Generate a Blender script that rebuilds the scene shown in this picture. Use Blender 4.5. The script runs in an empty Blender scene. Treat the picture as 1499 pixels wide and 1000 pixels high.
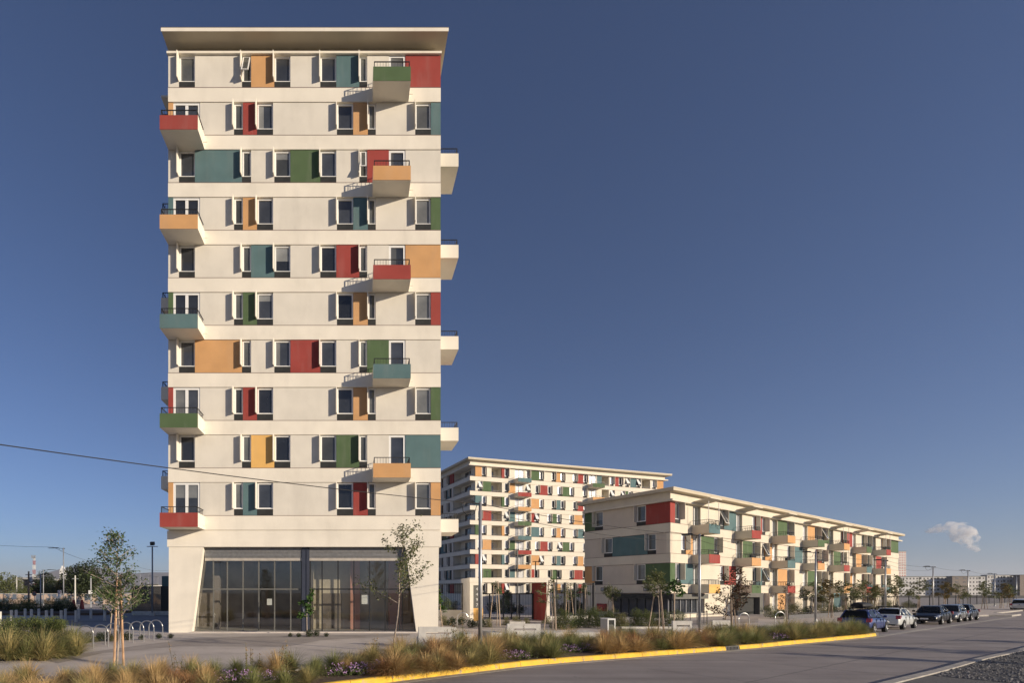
import bpy, math, random
from mathutils import Vector, Matrix, noise
random.seed(7)
R=math.radians
C=bpy.context.scene.collection
F,CX,HY,EYE=745.0,520.0,868.0,2.35
def G(px,py,z=0.0):
    """ground point (world) read from a survey of the photograph"""
    Y=F*(EYE-z)/(py-HY); return Vector(((px-CX)*Y/F,Y,z))
def ZA(py,Y): return EYE+(HY-py)*Y/F
def XA(px,Y): return (px-CX)*Y/F
# ------------------------------------------------------------ materials
def lin(r,g,b):
    f=lambda c:(c/12.92 if c<=.04045 else ((c+.055)/1.055)**2.4)
    return tuple(f(x/255) for x in (r,g,b))
MATS={}
def mat(name,col,rough=.85,var=.08,scale=1.5,bump=0.0,bscale=60,metal=0,spec=.3,col2=None,detail=4,coat=0,island=0,mix=(.35,.65)):
    m=bpy.data.materials.new(name); m.use_nodes=True; nt=m.node_tree; N=nt.nodes; L=nt.links
    p=N['Principled BSDF']; p.inputs['Roughness'].default_value=rough; p.inputs['Metallic'].default_value=metal
    p.inputs['Specular IOR Level'].default_value=spec
    if coat: p.inputs['Coat Weight'].default_value=coat; p.inputs['Coat Roughness'].default_value=.06
    tc=N.new('ShaderNodeTexCoord')
    ns=N.new('ShaderNodeTexNoise'); ns.inputs['Scale'].default_value=scale; ns.inputs['Detail'].default_value=detail
    L.new(tc.outputs['Object'],ns.inputs['Vector'])
    mr=N.new('ShaderNodeMapRange'); mr.inputs['From Min'].default_value=mix[0]; mr.inputs['From Max'].default_value=mix[1]
    L.new(ns.outputs['Fac'],mr.inputs['Value'])
    mx=N.new('ShaderNodeMix'); mx.data_type='RGBA'
    c2=col2 if col2 else tuple(c*(1-var) for c in col)
    c1=col if col2 else tuple(min(1,c*(1+var)) for c in col)
    mx.inputs['A'].default_value=(*c1,1); mx.inputs['B'].default_value=(*c2,1)
    src=mr.outputs['Result']
    if island:
        ge=N.new('ShaderNodeNewGeometry'); ma=N.new('ShaderNodeMath'); ma.operation='MULTIPLY_ADD'
        L.new(ge.outputs['Random Per Island'],ma.inputs[0]); ma.inputs[1].default_value=island
        ml=N.new('ShaderNodeMath'); ml.operation='MULTIPLY'; L.new(src,ml.inputs[0]); ml.inputs[1].default_value=1-island
        L.new(ml.outputs[0],ma.inputs[2]); src=ma.outputs[0]
    L.new(src,mx.inputs['Factor']); L.new(mx.outputs['Result'],p.inputs['Base Color'])
    if bump:
        nb=N.new('ShaderNodeTexNoise'); nb.inputs['Scale'].default_value=bscale; nb.inputs['Detail'].default_value=3
        L.new(tc.outputs['Object'],nb.inputs['Vector'])
        bp=N.new('ShaderNodeBump'); bp.inputs['Strength'].default_value=bump; bp.inputs['Distance'].default_value=.02
        L.new(nb.outputs['Fac'],bp.inputs['Height']); L.new(bp.outputs['Normal'],p.inputs['Normal'])
    MATS[name]=m; return m
def leafmat(name,c1,c2,trans=.25,obj=0):
    m=mat(name,c1,.6,col2=c2,scale=1.2,island=.75,spec=.25)
    nt=m.node_tree; N=nt.nodes; L=nt.links; p=N['Principled BSDF']
    tr=N.new('ShaderNodeBsdfTranslucent'); mixc=[n for n in N if n.type=='MIX'][0]
    L.new(mixc.outputs['Result'],tr.inputs['Color'])
    ms=N.new('ShaderNodeMixShader'); ms.inputs['Fac'].default_value=trans
    L.new(p.outputs[0],ms.inputs[1]); L.new(tr.outputs[0],ms.inputs[2]); L.new(ms.outputs[0],N['Material Output'].inputs['Surface'])
    return m
CREAM=(.76,.715,.62); BEIGE=(.67,.635,.56)
mat('cream',CREAM,.92,.045,.6,.25,45); mat('beige',BEIGE,.93,.045,.7,.3,40)
mat('cream_tan_sundim',(.63,.575,.47),.92,.045,.6,.25,45); mat('beige_tan_sundim',(.55,.49,.41),.93,.045,.7,.3,40); mat('cream_sundim',(.69,.64,.54),.92,.045,.6,.25,45); mat('beige_sundim',(.60,.55,.47),.93,.045,.7,.3,40)  # rear-block stucco darkened to offset stronger sun on their facades; low-rise also tanner
mat('orange',(.56,.315,.14),.9,.06,1,.25,40); mat('red',(.30,.055,.046),.9,.07,1,.25,40)
mat('teal',(.095,.165,.175),.9,.07,1,.25,40); mat('green',(.080,.128,.060),.9,.07,1,.25,40)
mat('yellow',(.72,.43,.14),.9,.05,1,.2,40)
mat('soffit',(.52,.46,.35),.9,.05,.8,.1); mat('charcoal',(.028,.03,.03),.7,.15,3)
mat('shade_grey',(.13,.13,.12),.8,.08); mat('flashing',(.16,.10,.09),.7)
mat('white_frame',(.78,.78,.76),.35,.02,2,spec=.5); mat('black_metal',(.016,.017,.019),.45,.1,3,metal=0,spec=.5)
mat('navy_metal',(.035,.042,.065),.5,.1,2,spec=.5); mat('galv',(.42,.43,.44),.42,.12,4,metal=.6)
mat('steel',(.55,.55,.54),.3,.06,6,metal=.85); mat('lamp_grey',(.30,.31,.33),.5,.1,2,metal=.2,spec=.5)
mat('dark_fix',(.035,.036,.04),.5); mat('led_glass',(.5,.5,.5),.2)
mat('shutter',(.33,.33,.33),.45,.1,6,metal=.5); mat('shutter_bar',(.5,.46,.40),.5,.1,3,metal=.3)
mat('concrete',(.56,.545,.51),.9,.10,3,.3,60); mat('concrete_dark',(.12,.12,.125),.8,.1,3)
mat('kerb',(.36,.34,.31),.9,.15,3,.4,40); mat('kerb_yellow',(.80,.50,.045),.75,scale=3,bump=.3,col2=(.62,.40,.06))
mat('pave',(.55,.495,.45),.9,scale=.35,bump=.25,bscale=70,col2=(.45,.405,.37),detail=8)
mat('pave_light',(.64,.58,.53),.9,scale=.5,bump=.2,bscale=60,col2=(.55,.50,.45),detail=8)
mat('asphalt_path',(.31,.275,.25),.95,scale=.6,bump=.5,bscale=90,col2=(.38,.34,.31),detail=10)
mat('road',(.25,.225,.22),.85,scale=.45,bump=.4,bscale=80,col2=(.33,.30,.29),detail=10,mix=(.3,.7))
mat('road_line',(.42,.40,.37),.85,.2,4); mat('soil',(.085,.06,.045),1,scale=5,bump=.8,bscale=30,col2=(.13,.09,.065),detail=10)
mat('ground',(.19,.16,.12),1,scale=.05,bump=.3,bscale=5,col2=(.12,.11,.08),detail=10)
mat('gravel_base',(.13,.13,.13),1,.3,20,.9,60)
mat('stone',(.30,.29,.28),.9,scale=1,col2=(.09,.09,.095),island=.9,bump=.3)
mat('bark',(.20,.15,.11),.95,.25,8,.6,60); mat('bark_pale',(.36,.30,.25),.9,.2,8,.5,60)
mat('stake_orange',(.46,.29,.17),.8,.25,5,.4,40); mat('stake',(.40,.31,.23),.85,.25,6,.4,40)
mat('tie',(.02,.02,.02),.8); mat('rubber',(.014,.014,.014),.8); mat('cablemat',(.03,.03,.03),.7)
mat('mount',(.16,.13,.12),1,scale=.0012,col2=(.11,.095,.085),detail=8)
mat('interior_beige',(.62,.55,.43),.9,scale=1.3,col2=(.50,.44,.35),detail=8); mat('interior_pink',(.60,.30,.24),.9)
mat('interior_orange',(.45,.25,.12),.9); mat('interior_dark',(.21,.18,.16),.9,.3,.7)
mat('floor_in',(.5,.48,.43),.5,.1); mat('paper',(.75,.75,.72),.7)
leafmat('leaf',(.10,.14,.05),(.045,.075,.028)); leafmat('leaf_olive',(.17,.18,.07),(.07,.095,.035))
leafmat('leaf_dark',(.045,.06,.022),(.018,.028,.012),.15); leafmat('leaf_autumn',(.20,.13,.035),(.09,.09,.03))
leafmat('leaf_red',(.12,.045,.03),(.05,.055,.025)); leafmat('leaf_bright',(.07,.13,.03),(.035,.08,.018))
leafmat('straw',(.72,.50,.24),(.30,.22,.09),.3); leafmat('grass_green',(.16,.20,.07),(.33,.31,.13),.3)
leafmat('grass_mix',(.54,.42,.19),(.13,.155,.055),.3); leafmat('grass_dry',(.45,.24,.11),(.24,.14,.065),.3)
leafmat('shrub',(.17,.20,.065),(.06,.085,.03),.3); leafmat('shrub_olive',(.27,.25,.10),(.08,.09,.035),.25)
mat('flower',(.66,.42,.66),.6,col2=(.42,.22,.55),island=.9); mat('seed',(.26,.18,.10),.8)
mat('taupe_plume',(.36,.25,.18),.8,.2,4)
def glass(name,base,rough=.06,spec=.6,streak=0):
    m=mat(name,base,rough,.25,.9,spec=spec); 
    N=m.node_tree.nodes; L=m.node_tree.links; P_B=N['Principled BSDF']; P_B.inputs['Coat Weight'].default_value=.3
    oi=N.new('ShaderNodeObjectInfo'); mr=N.new('ShaderNodeMapRange'); mr.inputs['To Min'].default_value=.5; mr.inputs['To Max'].default_value=1.7; L.new(oi.outputs['Random'],mr.inputs['Value'])
    src=P_B.inputs['Base Color'].links[0].from_socket; vm=N.new('ShaderNodeVectorMath'); vm.operation='SCALE'; L.new(src,vm.inputs[0]); L.new(mr.outputs[0],vm.inputs['Scale']); L.new(vm.outputs[0],P_B.inputs['Base Color'])
    tc=N.new('ShaderNodeTexCoord'); nb=N.new('ShaderNodeTexNoise'); nb.inputs['Scale'].default_value=1.3; L.new(tc.outputs['Object'],nb.inputs['Vector'])
    bp=N.new('ShaderNodeBump'); bp.inputs['Strength'].default_value=.12; bp.inputs['Distance'].default_value=.1; L.new(nb.outputs['Fac'],bp.inputs['Height']); L.new(bp.outputs['Normal'],P_B.inputs['Normal'])
    return m
def streaks(names,amt=.10,sc=(1.6,1.6,.16),rot=0,lo=.5,hi=.75,col=None,fac=None,detail=5):
    for n in names:
        m=MATS[n]; nt=m.node_tree; N=nt.nodes; L=nt.links; p=N['Principled BSDF']; src=p.inputs['Base Color'].links[0].from_socket
        tc=N.new('ShaderNodeTexCoord'); mp=N.new('ShaderNodeMapping'); mp.inputs['Scale'].default_value=sc; mp.inputs['Rotation'].default_value=(0,0,rot)
        L.new(tc.outputs['Object'],mp.inputs['Vector']); ns=N.new('ShaderNodeTexNoise'); ns.inputs['Scale'].default_value=1; ns.inputs['Detail'].default_value=detail; ns.inputs['Roughness'].default_value=.62
        L.new(mp.outputs[0],ns.inputs['Vector']); mr=N.new('ShaderNodeMapRange'); mr.inputs['From Min'].default_value=lo; mr.inputs['From Max'].default_value=hi; mr.inputs['To Max'].default_value=amt
        L.new(ns.outputs['Fac'],mr.inputs['Value']); mx=N.new('ShaderNodeMix'); mx.data_type='RGBA'; L.new(mr.outputs[0],mx.inputs['Factor']); L.new(src,mx.inputs['A'])
        mx.inputs['B'].default_value=(*(col or (.12,.10,.08)),1); L.new(mx.outputs['Result'],p.inputs['Base Color'])
streaks(['cream','beige','cream_tan_sundim','beige_tan_sundim'],.10,(1.1,1.1,.22)); streaks(['orange','red','teal','green','yellow'],.14,(1.5,1.5,.3),col=(.35,.33,.30))
streaks(['cream','beige','orange','red','teal','green'],.06,(.35,.35,.3),lo=.52,hi=.62,detail=8)
streaks(['road'],.42,(.05,1.1,1),rot=R(-31.5),lo=.45,hi=.75,col=(.07,.06,.06)); streaks(['road'],.45,(.5,.5,1),lo=.60,hi=.70,col=(.30,.27,.26),detail=10); streaks(['road'],.5,(3,3,1),lo=.66,hi=.70,col=(.06,.055,.05),detail=8)
streaks(['kerb_yellow'],.85,(3.2,3.2,3.2),lo=.56,hi=.64,col=(.36,.31,.25),detail=10); streaks(['pave','pave_light','asphalt_path'],.35,(.9,.9,1),lo=.5,hi=.72,col=(.20,.17,.15),detail=10)
glass('glass_dark',(.030,.034,.042)); glass('glass_blind',(.13,.135,.135)); glass('glass_curtain',(.50,.51,.53),.1)
glass('glass_grey',(.07,.075,.075)); glass('car_glass',(.008,.009,.010),.06,.15); M_=MATS['car_glass'].node_tree.nodes['Principled BSDF']; M_.inputs['Coat Weight'].default_value=0
def clear_glass():
    m=bpy.data.materials.new('clear_glass'); m.use_nodes=True; N=m.node_tree.nodes; L=m.node_tree.links
    N.remove(N['Principled BSDF']); t=N.new('ShaderNodeBsdfTransparent'); t.inputs[0].default_value=(.82,.84,.82,1)
    g=N.new('ShaderNodeBsdfGlossy'); g.inputs['Roughness'].default_value=.02; g.inputs[0].default_value=(.9,.92,.95,1)
    f=N.new('ShaderNodeLayerWeight'); f.inputs['Blend'].default_value=.5
    pw=N.new('ShaderNodeMath'); pw.operation='POWER'; pw.inputs[1].default_value=4; L.new(f.outputs['Facing'],pw.inputs[0])
    ad=N.new('ShaderNodeMath'); ad.operation='MULTIPLY_ADD'; ad.inputs[1].default_value=.85; ad.inputs[2].default_value=.15; L.new(pw.outputs[0],ad.inputs[0])
    ms=N.new('ShaderNodeMixShader'); L.new(ad.outputs[0],ms.inputs[0]); L.new(t.outputs[0],ms.inputs[1]); L.new(g.outputs[0],ms.inputs[2])
    L.new(ms.outputs[0],N['Material Output'].inputs['Surface']); MATS['clear_glass']=m
clear_glass()
ALIAS={}
def M(n): return MATS[ALIAS.get(n,n)]
def carpaint(n,c,metal=.35): 
    m=mat(n,c,.35,.03,3,metal=metal,spec=.5,coat=1.0); return m
carpaint('paint_blue',(.018,.045,.20)); carpaint('paint_silver',(.66,.69,.68),.15); mat('paint_black',(.010,.011,.014),.3,.03,3,metal=0,spec=.3,coat=.35)
carpaint('paint_grey',(.20,.21,.21)); mat('paint_navy',(.02,.027,.045),.3,.03,3,spec=.35,coat=.5); carpaint('paint_white',(.6,.6,.6),0)
mat('trim',(.015,.015,.016),.6); mat('lens_red',(.40,.02,.015),.15,spec=.8,coat=1); mat('lens_clear',(.6,.62,.64),.1,spec=.9,coat=1)
mat('rim',(.50,.50,.51),.3,.05,metal=.7); mat('plate',(.7,.7,.68),.5)
# ------------------------------------------------------------ mesh builder
class MB:
    def __init__(s): s.v=[];s.f=[];s.m=[]
    def add(s,vs,fs,mi=0):
        b=len(s.v); s.v+= [tuple(v) for v in vs]; s.f+=[tuple(i+b for i in f) for f in fs]; s.m+=[mi]*len(fs); return s
    def box(s,x0,x1,y0,y1,z0,z1,mi=0):
        x0,x1=sorted((x0,x1)); y0,y1=sorted((y0,y1)); z0,z1=sorted((z0,z1))
        return s.add([(x0,y0,z0),(x1,y0,z0),(x1,y1,z0),(x0,y1,z0),(x0,y0,z1),(x1,y0,z1),(x1,y1,z1),(x0,y1,z1)],
              [(0,3,2,1),(4,5,6,7),(0,1,5,4),(1,2,6,5),(2,3,7,6),(3,0,4,7)],mi)
    def prism(s,poly,axis,a,b,mi=0):
        """poly: 2-D points, extruded along axis ('y': points are x,z ; 'z': x,y ; 'x': y,z)"""
        f={'y':lambda p,t:(p[0],t,p[1]),'z':lambda p,t:(p[0],p[1],t),'x':lambda p,t:(t,p[0],p[1])}[axis]
        n=len(poly); vs=[f(p,a) for p in poly]+[f(p,b) for p in poly]
        fs=[tuple(range(n)),tuple(range(2*n-1,n-1,-1))]+[(i,i+n,(i+1)%n+n,(i+1)%n) for i in range(n)]
        return s.add(vs,fs,mi)
    def tube(s,pts,r,seg=8,mi=0,r2=None,cap=True):
        pts=[Vector(p) for p in pts]; n=len(pts); vs=[];fs=[]
        for i,p in enumerate(pts):
            d=(pts[min(i+1,n-1)]-pts[max(i-1,0)]).normalized()
            a=d.cross(Vector((0,0,1))) 
            if a.length<.1: a=d.cross(Vector((0,1,0)))
            a.normalize(); b=d.cross(a)
            rr=r if r2 is None else r+(r2-r)*i/(n-1)
            for k in range(seg):
                t=2*math.pi*k/seg; vs.append(p+a*(rr*math.cos(t))+b*(rr*math.sin(t)))
        for i in range(n-1):
            for k in range(seg):
                fs.append((i*seg+k,i*seg+(k+1)%seg,(i+1)*seg+(k+1)%seg,(i+1)*seg+k))
        if cap: fs.append(tuple(range(seg-1,-1,-1))); fs.append(tuple((n-1)*seg+k for k in range(seg)))
        return s.add(vs,fs,mi)
    def lathe(s,prof,cx=0,cy=0,seg=16,mi=0):
        vs=[];n=len(prof)
        for r,z in prof:
            for k in range(seg):
                t=2*math.pi*k/seg; vs.append((cx+r*math.cos(t),cy+r*math.sin(t),z))
        fs=[(i*seg+k,i*seg+(k+1)%seg,(i+1)*seg+(k+1)%seg,(i+1)*seg+k) for i in range(n-1) for k in range(seg)]
        fs.append(tuple((n-1)*seg+k for k in range(seg)))
        return s.add(vs,fs,mi)
    def mesh(s,name,mats):
        me=bpy.data.meshes.new(name); me.from_pydata(s.v,[],s.f)
        for m in mats: me.materials.append(M(m))
        if len(mats)>1: me.polygons.foreach_set('material_index',s.m)
        me.update(); return me
    def build(s,name,mats,parent=None,loc=(0,0,0),rz=0,smooth=False,bevel=0):
        if isinstance(mats,str): mats=[mats]
        me=s.mesh(name,mats)
        if smooth: me.shade_smooth()
        return place(name,me,parent,loc,rz,bevel)
def place(name,me,parent=None,loc=(0,0,0),rz=0,bevel=0):
    o=bpy.data.objects.new(name,me); C.objects.link(o); o.parent=parent; o.location=loc; o.rotation_euler=(0,0,rz)
    if bevel:
        b=o.modifiers.new('b','BEVEL'); b.width=bevel; b.segments=2; b.limit_method='ANGLE'
    return o
def tag(o,label=None,cat=None,group=None,kind=None):
    if label: o['label']=label
    if cat: o['category']=cat
    if group: o['group']=group
    if kind: o['kind']=kind
    return o
def thing(name,label,cat,loc=(0,0,0),rz=0,group=None,kind=None):
    o=bpy.data.objects.new(name,None); C.objects.link(o); o.location=loc; o.rotation_euler=(0,0,rz); o.empty_display_size=.3
    return tag(o,label,cat,group,kind)
def copy_tree(o,parent=None):
    c=o.copy(); C.objects.link(c); c.parent=parent
    for ch in list(o.children): copy_tree(ch,c)
    return c
# ------------------------------------------------------------ facade kit (local: x along, y inward, z up)
class Fac:
    def __init__(s,root,loc=(0,0,0),rz=0): s.root=root; s.loc=Vector(loc); s.rz=rz
    def at(s,u,d,z):
        return s.loc+Matrix.Rotation(s.rz,3,'Z')@Vector((u,d,z))
    def build(s,mb,name,mats,parent=None):
        return mb.build(name,mats,s.root,s.loc,s.rz)
WC={}
wr=random.Random(12)
def window_meshes(w,h,mull,plinth,rec,fr):
    k=(round(w,3),round(h,3),mull,round(plinth,2),rec)
    if k in WC: return WC[k]
    fm=MB(); z0=plinth
    fm.box(0,fr,rec-.05,rec+.06,z0,h); fm.box(w-fr,w,rec-.05,rec+.06,z0,h)
    fm.box(fr,w-fr,rec-.05,rec+.06,z0,z0+fr); fm.box(fr,w-fr,rec-.05,rec+.06,h-fr,h)
    if z0>0: fm.box(-.0,w,rec-.13,rec-.052,z0+.003,z0+.04)
    if mull: fm.box(w/2-fr*.7,w/2+fr*.7,rec-.04,rec+.05,z0+fr,h-fr)
    pm=MB(); pm.box(fr,w-fr,rec,rec+.03,z0+fr,h-fr)
    pl=MB(); pl.box(0,w,.045,rec+.05,0,z0-.003) if z0>0 else None
    r=(fm.mesh('frame',['white_frame']),pm,pl.mesh('plinth',['charcoal']) if z0>0 else None)
    WC[k]=r; return r
PANEC={}; FINC={}
def window(Fc,u0,u1,z0,z1,glassm='glass_dark',plinth=.4,fin=None,finlen=.27,mull=False,rec=.18,fr=.085,finz=None,tilt=False,name='window',finmat='cream'):
    w=u1-u0;h=z1-z0
    fme,pm,plm=window_meshes(w,h,mull,plinth,rec,fr)
    k=(id(fme),glassm)
    if k not in PANEC: PANEC[k]=pm.mesh('window',[glassm])
    o=place(name,PANEC[k],Fc.root,Fc.at(u0,0,z0),Fc.rz)
    place('frame',fme,o)
    if plm: place('plinth',plm,o)
    if glassm in('glass_dark','glass_grey') and w>.6 and wr.random()<.3:
        q=MB(); hh=h-plinth-2*fr
        if wr.random()<.5: q.box(fr+.01,w-fr-.01,rec-.006,rec-.001,h-fr-hh*wr.uniform(.2,.6),h-fr-.01)
        else: q.box(fr+.01,fr+(w-2*fr)*wr.uniform(.2,.45),rec-.006,rec-.001,plinth+fr+.01,h-fr-.01)
        q.build('curtain',['glass_blind'],o)
    if fin is not None:
        zz=plinth if finz is None else finz
        kk=(round(h,3),finlen,zz,fin,round(w,3),finmat)
        if kk not in FINC:
            b=MB(); x=(-.05,0) if fin=='l' else (w,w+.05)
            b.box(x[0],x[1],-finlen,.038,zz,h-.004); FINC[kk]=b.mesh('fin',[finmat])
        place('fin',FINC[kk],o)
    if tilt:
        b=MB(); hh=h-plinth-.1; ww=w-.1; t=.06
        def tb(x0,x1,z0_,z1_,mi,y0=-.02,y1=.02): b.box(x0,x1,y0,y1,z0_,z1_,mi)
        tb(0,t,-hh,0,0); tb(ww-t,ww,-hh,0,0); tb(t,ww-t,-hh,-hh+t,0); tb(t,ww-t,-t,0,0); tb(t,ww-t,-hh+t,-t,1,-.005,.005)
        s=b.build('sash',['white_frame','glass_grey'],o,(.05,rec-.07,h-.05)); s.rotation_euler=(R(-24),0,0)
    return o
def balcony(Fc,u0,u1,dep,zb,zt,fm,rail=.36,sides='both',bodymat='cream',axis='front',picket=.16,floor_z=None,fins=()):
    """tray balcony; local frame of facade; front faces -y"""
    t=.12; b=MB(); fz=zb+.18
    b.box(u0,u1,-dep+.02,0,zb,fz)
    b.box(u0,u0+t,-dep+.02,0,fz,zt); b.box(u1-t,u1,-dep+.02,0,fz,zt); b.box(u0+t,u1-t,-dep+.02,-dep+t,fz,zt)
    o=Fc.build(b,'balcony',[bodymat])
    p=MB(); p.box(u0,u1,-dep,-dep+.018,zb,zt); p.build('front_panel',[fm],o)
    r=MB(); zr=zt+rail; s=.02
    xa,xb,yf=u0+.07,u1-.07,-dep+.08
    r.box(xa-s,xb+s,yf-s,yf+s,zr-.035,zr); 
    for x in (xa,xb):
        r.box(x-s,x+s,yf+s,-.01,zr-.035,zr); r.box(x-s,x+s,yf-s,yf+s,zt,zr-.035)
    n=max(2,int((xb-xa)/picket))
    for i in range(1,n): 
        x=xa+(xb-xa)*i/n; q=.007 if i%4 else .013; r.box(x-q,x+q,yf-q,yf+q,zt,zr-.036)
    n2=max(2,int(dep/picket))
    for x in (xa,xb):
        for i in range(1,n2):
            y=yf+(0-yf)*i/n2; r.box(x-.008,x+.008,y-.008,y+.008,zt,zr-.036)
    r.build('railing','black_metal',o)
    dr=MB(); dr.box(u1,u1+.22,-.24,-.21,zb+.22,zb+.25); dr.build('drain_spout',[bodymat],o)
    return o
SKY=dict(air=1.0,dust=1.8,ozone=5.5,alt=1200,str=.060,sun=4.0,col=(1.0,.845,.65),exp=0.61,tint=(1.04,.955,1.035),sat=.93)
HAZE=0.00009
# ============================================================ 1. the tower
D0=29.7; KT=D0/F
def U(px): return (px-246.0)*KT
def Zt(py): return EYE+(HY-py)*KT
W=U(645.2); DEP=13.5
tower=thing('apartment_tower','tall cream ten-storey apartment tower with coloured panels and a glazed ground floor','apartment building',((246-CX)*KT,D0,0))
TF=Fac(tower)
wall=MB()
P='p';WN='w'
CO={'c':'beige','o':'orange','r':'red','t':'teal','g':'green','y':'yellow'}
wall.box(.05,W-.05,.36,DEP-.05,Zt(801)+.01,Zt(70))
def panel(Fc,u0,u1,z0,z1,m,y0=.04):
    b=MB(); b.box(u0,u1,y0,.36,z0,z1); return Fc.build(b,'wall_panel',[m])
odd=['c o c t c r g','t c g c r c o','c t c r c o r','o c r c g c t','c y c g c t o']
oddp=[(285,353.9),(367.4,401.3),(425,468.7),(492.3,526),(537.6,569.3),(593.6,645.2)]
even=['o r o t r','t o t g o','g g o r t','r r o g g','o t r o r']
gl=['glass_dark','glass_dark','glass_dark','glass_grey','glass_dark']
for k in range(10):
    zt,zb=Zt(79.3+69.72*k),Zt(128+69.72*k)
    zb2=Zt(148.5+69.72*k)
    wall.box(0,W,0,DEP,zb2 if k<9 else Zt(776.2),zb)
    if k%2==0:
        cs=odd[k//2].split()
        panel(TF,0.0,U(261.5),zb,zt,'beige')
        for (a,b_),c in zip(oddp,cs[:6]): panel(TF,U(a),U(b_),zb,zt,CO[c])
        g=['glass_dark','glass_grey','glass_dark','glass_dark','glass_blind']
        for i,(a,b_) in enumerate([(261.6,284.9),(354.0,367.3),(401.4,424.9),(468.8,492.2),(526.1,537.5)]):
            gm='glass_grey' if (b_-a<15) else ('glass_grey' if (k*7+i*3)%5==0 else 'glass_dark')
            window(TF,U(a)+.003,U(b_)-.003,zb,zt,gm,fin='l',tilt=(k==0 and i==1) or (k==2 and i==4))
        window(TF,U(569.4),U(593.5),zb-.5,zt,'glass_dark',plinth=0,rec=.12,fr=.12,name='balcony_door')
        balcony(TF,U(545.2),U(598),1.22,zb2,Zt(128+69.72*k)-.02,CO[cs[6]])
    else:
        c1,c2,c3,c4,c5=[CO[x] for x in even[k//2].split()]
        panel(TF,0,U(253),zb,zt,c1)
        panel(TF,U(292.4),U(342.2),zb,zt,'beige'); panel(TF,U(355.4),U(375.9),zb,zt,c2)
        panel(TF,U(399.6),U(493.1),zb,zt,'beige'); panel(TF,U(517.1),U(538.5),zb,zt,c3)
        panel(TF,U(550.2),U(607.9),zb,zt,'beige'); panel(TF,U(631),W,zb,zt,c4)
        for i,(a,b_) in enumerate([(342.3,355.3),(376,399.5),(493.2,517),(538.6,550.1),(608,630.9)]):
            gm='glass_blind' if i==4 else ('glass_grey' if b_-a<15 else 'glass_dark')
            window(TF,U(a)+.003,U(b_)-.003,zb,zt,gm,fin='l')
        window(TF,U(253.1),U(292.3),zb-.5,zt,'glass_dark',plinth=0,rec=.12,fr=.12,mull=True,name='balcony_door')
        balcony(TF,U(246),U(299.5),1.28,zb2,Zt(128+69.72*k)-.02,c5)
# top lip, parapet strip, base header
wall.box(-.06,W+.05,-.08,DEP,Zt(79.3),Zt(76)); wall.box(.7,W-.3,.22,DEP-.3,Zt(76),Zt(69.5))
wall.box(-.05,W+.03,-.015,DEP,Zt(801),Zt(777.4)); wall.box(.02,W-.02,.06,DEP-.02,Zt(777.4),Zt(776.2))
# legs of the ground floor
zc=Zt(801); 
wall.prism([(U(246.8),0),(U(280.7),0),(U(297.4),zc-.002),(U(246.8),zc-.002)],'y',.03,.45)
wall.prism([(U(609.6),0),(U(641.5),0),(U(642.5),zc-.002),(U(593.6),zc-.002)],'y',.03,.45)
wall.box(.03,.35,.45,DEP-.1,0,zc-.002); wall.box(U(641.5)-.32,U(641.5),.45,DEP-.1,0,zc-.002); wall.box(.35,U(641.5)-.32,DEP-.4,DEP-.1,0,zc-.002)
TF.build(wall,'wall',['cream'])
def groove():
    g=MB()
    for k in range(10):
        z=Zt(128+69.72*k); g.box(-.004,W+.004,-.012,.03,z,z+.022)
    TF.build(g,'groove_shadow',['flashing'])  # dark strips stand for the shadow lines along the band edges
groove()
# roof slab
rf=MB(); rf.box(U(246)-.1,W+.3,-.75,DEP+.6,34.33,34.5); ro=TF.build(rf,'roof',['soffit'])
rf=MB(); rf.box(U(246)-.13,W+.33,-.79,DEP+.63,34.503,34.52); rf.build('roof_flashing','flashing',ro)
rf=MB(); rf.box(U(246)-.12,W+.32,-.78,-.752,34.30,34.5); rf.build('fascia','cream',ro)
# balconies on the hidden flanks
RS=Fac(tower,(W,0,0),R(90))    # x -> +y, outward +x  (local -y -> +x)
LS=Fac(tower,(0,DEP,0),R(-90))  # x -> -y, outward -x
for k in range(1,10,2):
    zt=Zt(128+69.72*k)-.02; zb=Zt(148.5+69.72*k)
    balcony(RS,1.2,3.35,1.28,zb,zt,'cream')
for k in range(0,10,2):
    zt=Zt(128+69.72*k)-.02; zb=Zt(148.5+69.72*k)
    balcony(LS,DEP-4.15,DEP-1.95,1.15,zb,zt,'beige')
cn=MB(); cn.prism([(-1.15,33.9),(0,34.05),(0,34.15),(-1.15,34.0)],'x',0,0); cn=MB(); cn.box(-1.15,0,1.95,4.2,33.2,33.32); TF.build(cn,'balcony_canopy',['beige'])
for s_,FF in ((0,RS),(1,LS)):
    for k in range(10):
        zt,zb=Zt(79.3+69.72*k),Zt(128+69.72*k)
        for j,(a,b_) in enumerate([(.06,1.3),(3.4,5.2),(6.2,8.6),(9.6,13.3)]):
            m=['beige','beige','beige','beige','orange','teal','green','red'][(k*3+j*5+s_)%8]
            p=MB(); p.box(a,b_,.02,.049,zb,zt); FF.build(p,'wall_panel',[m])
        for j,(a,b_) in enumerate([(5.3,6.1),(8.7,9.5)]):
            p=MB(); p.box(a,b_,.03,.06,zb+.4,zt); FF.build(p,'side_window',['glass_dark'])
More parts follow.
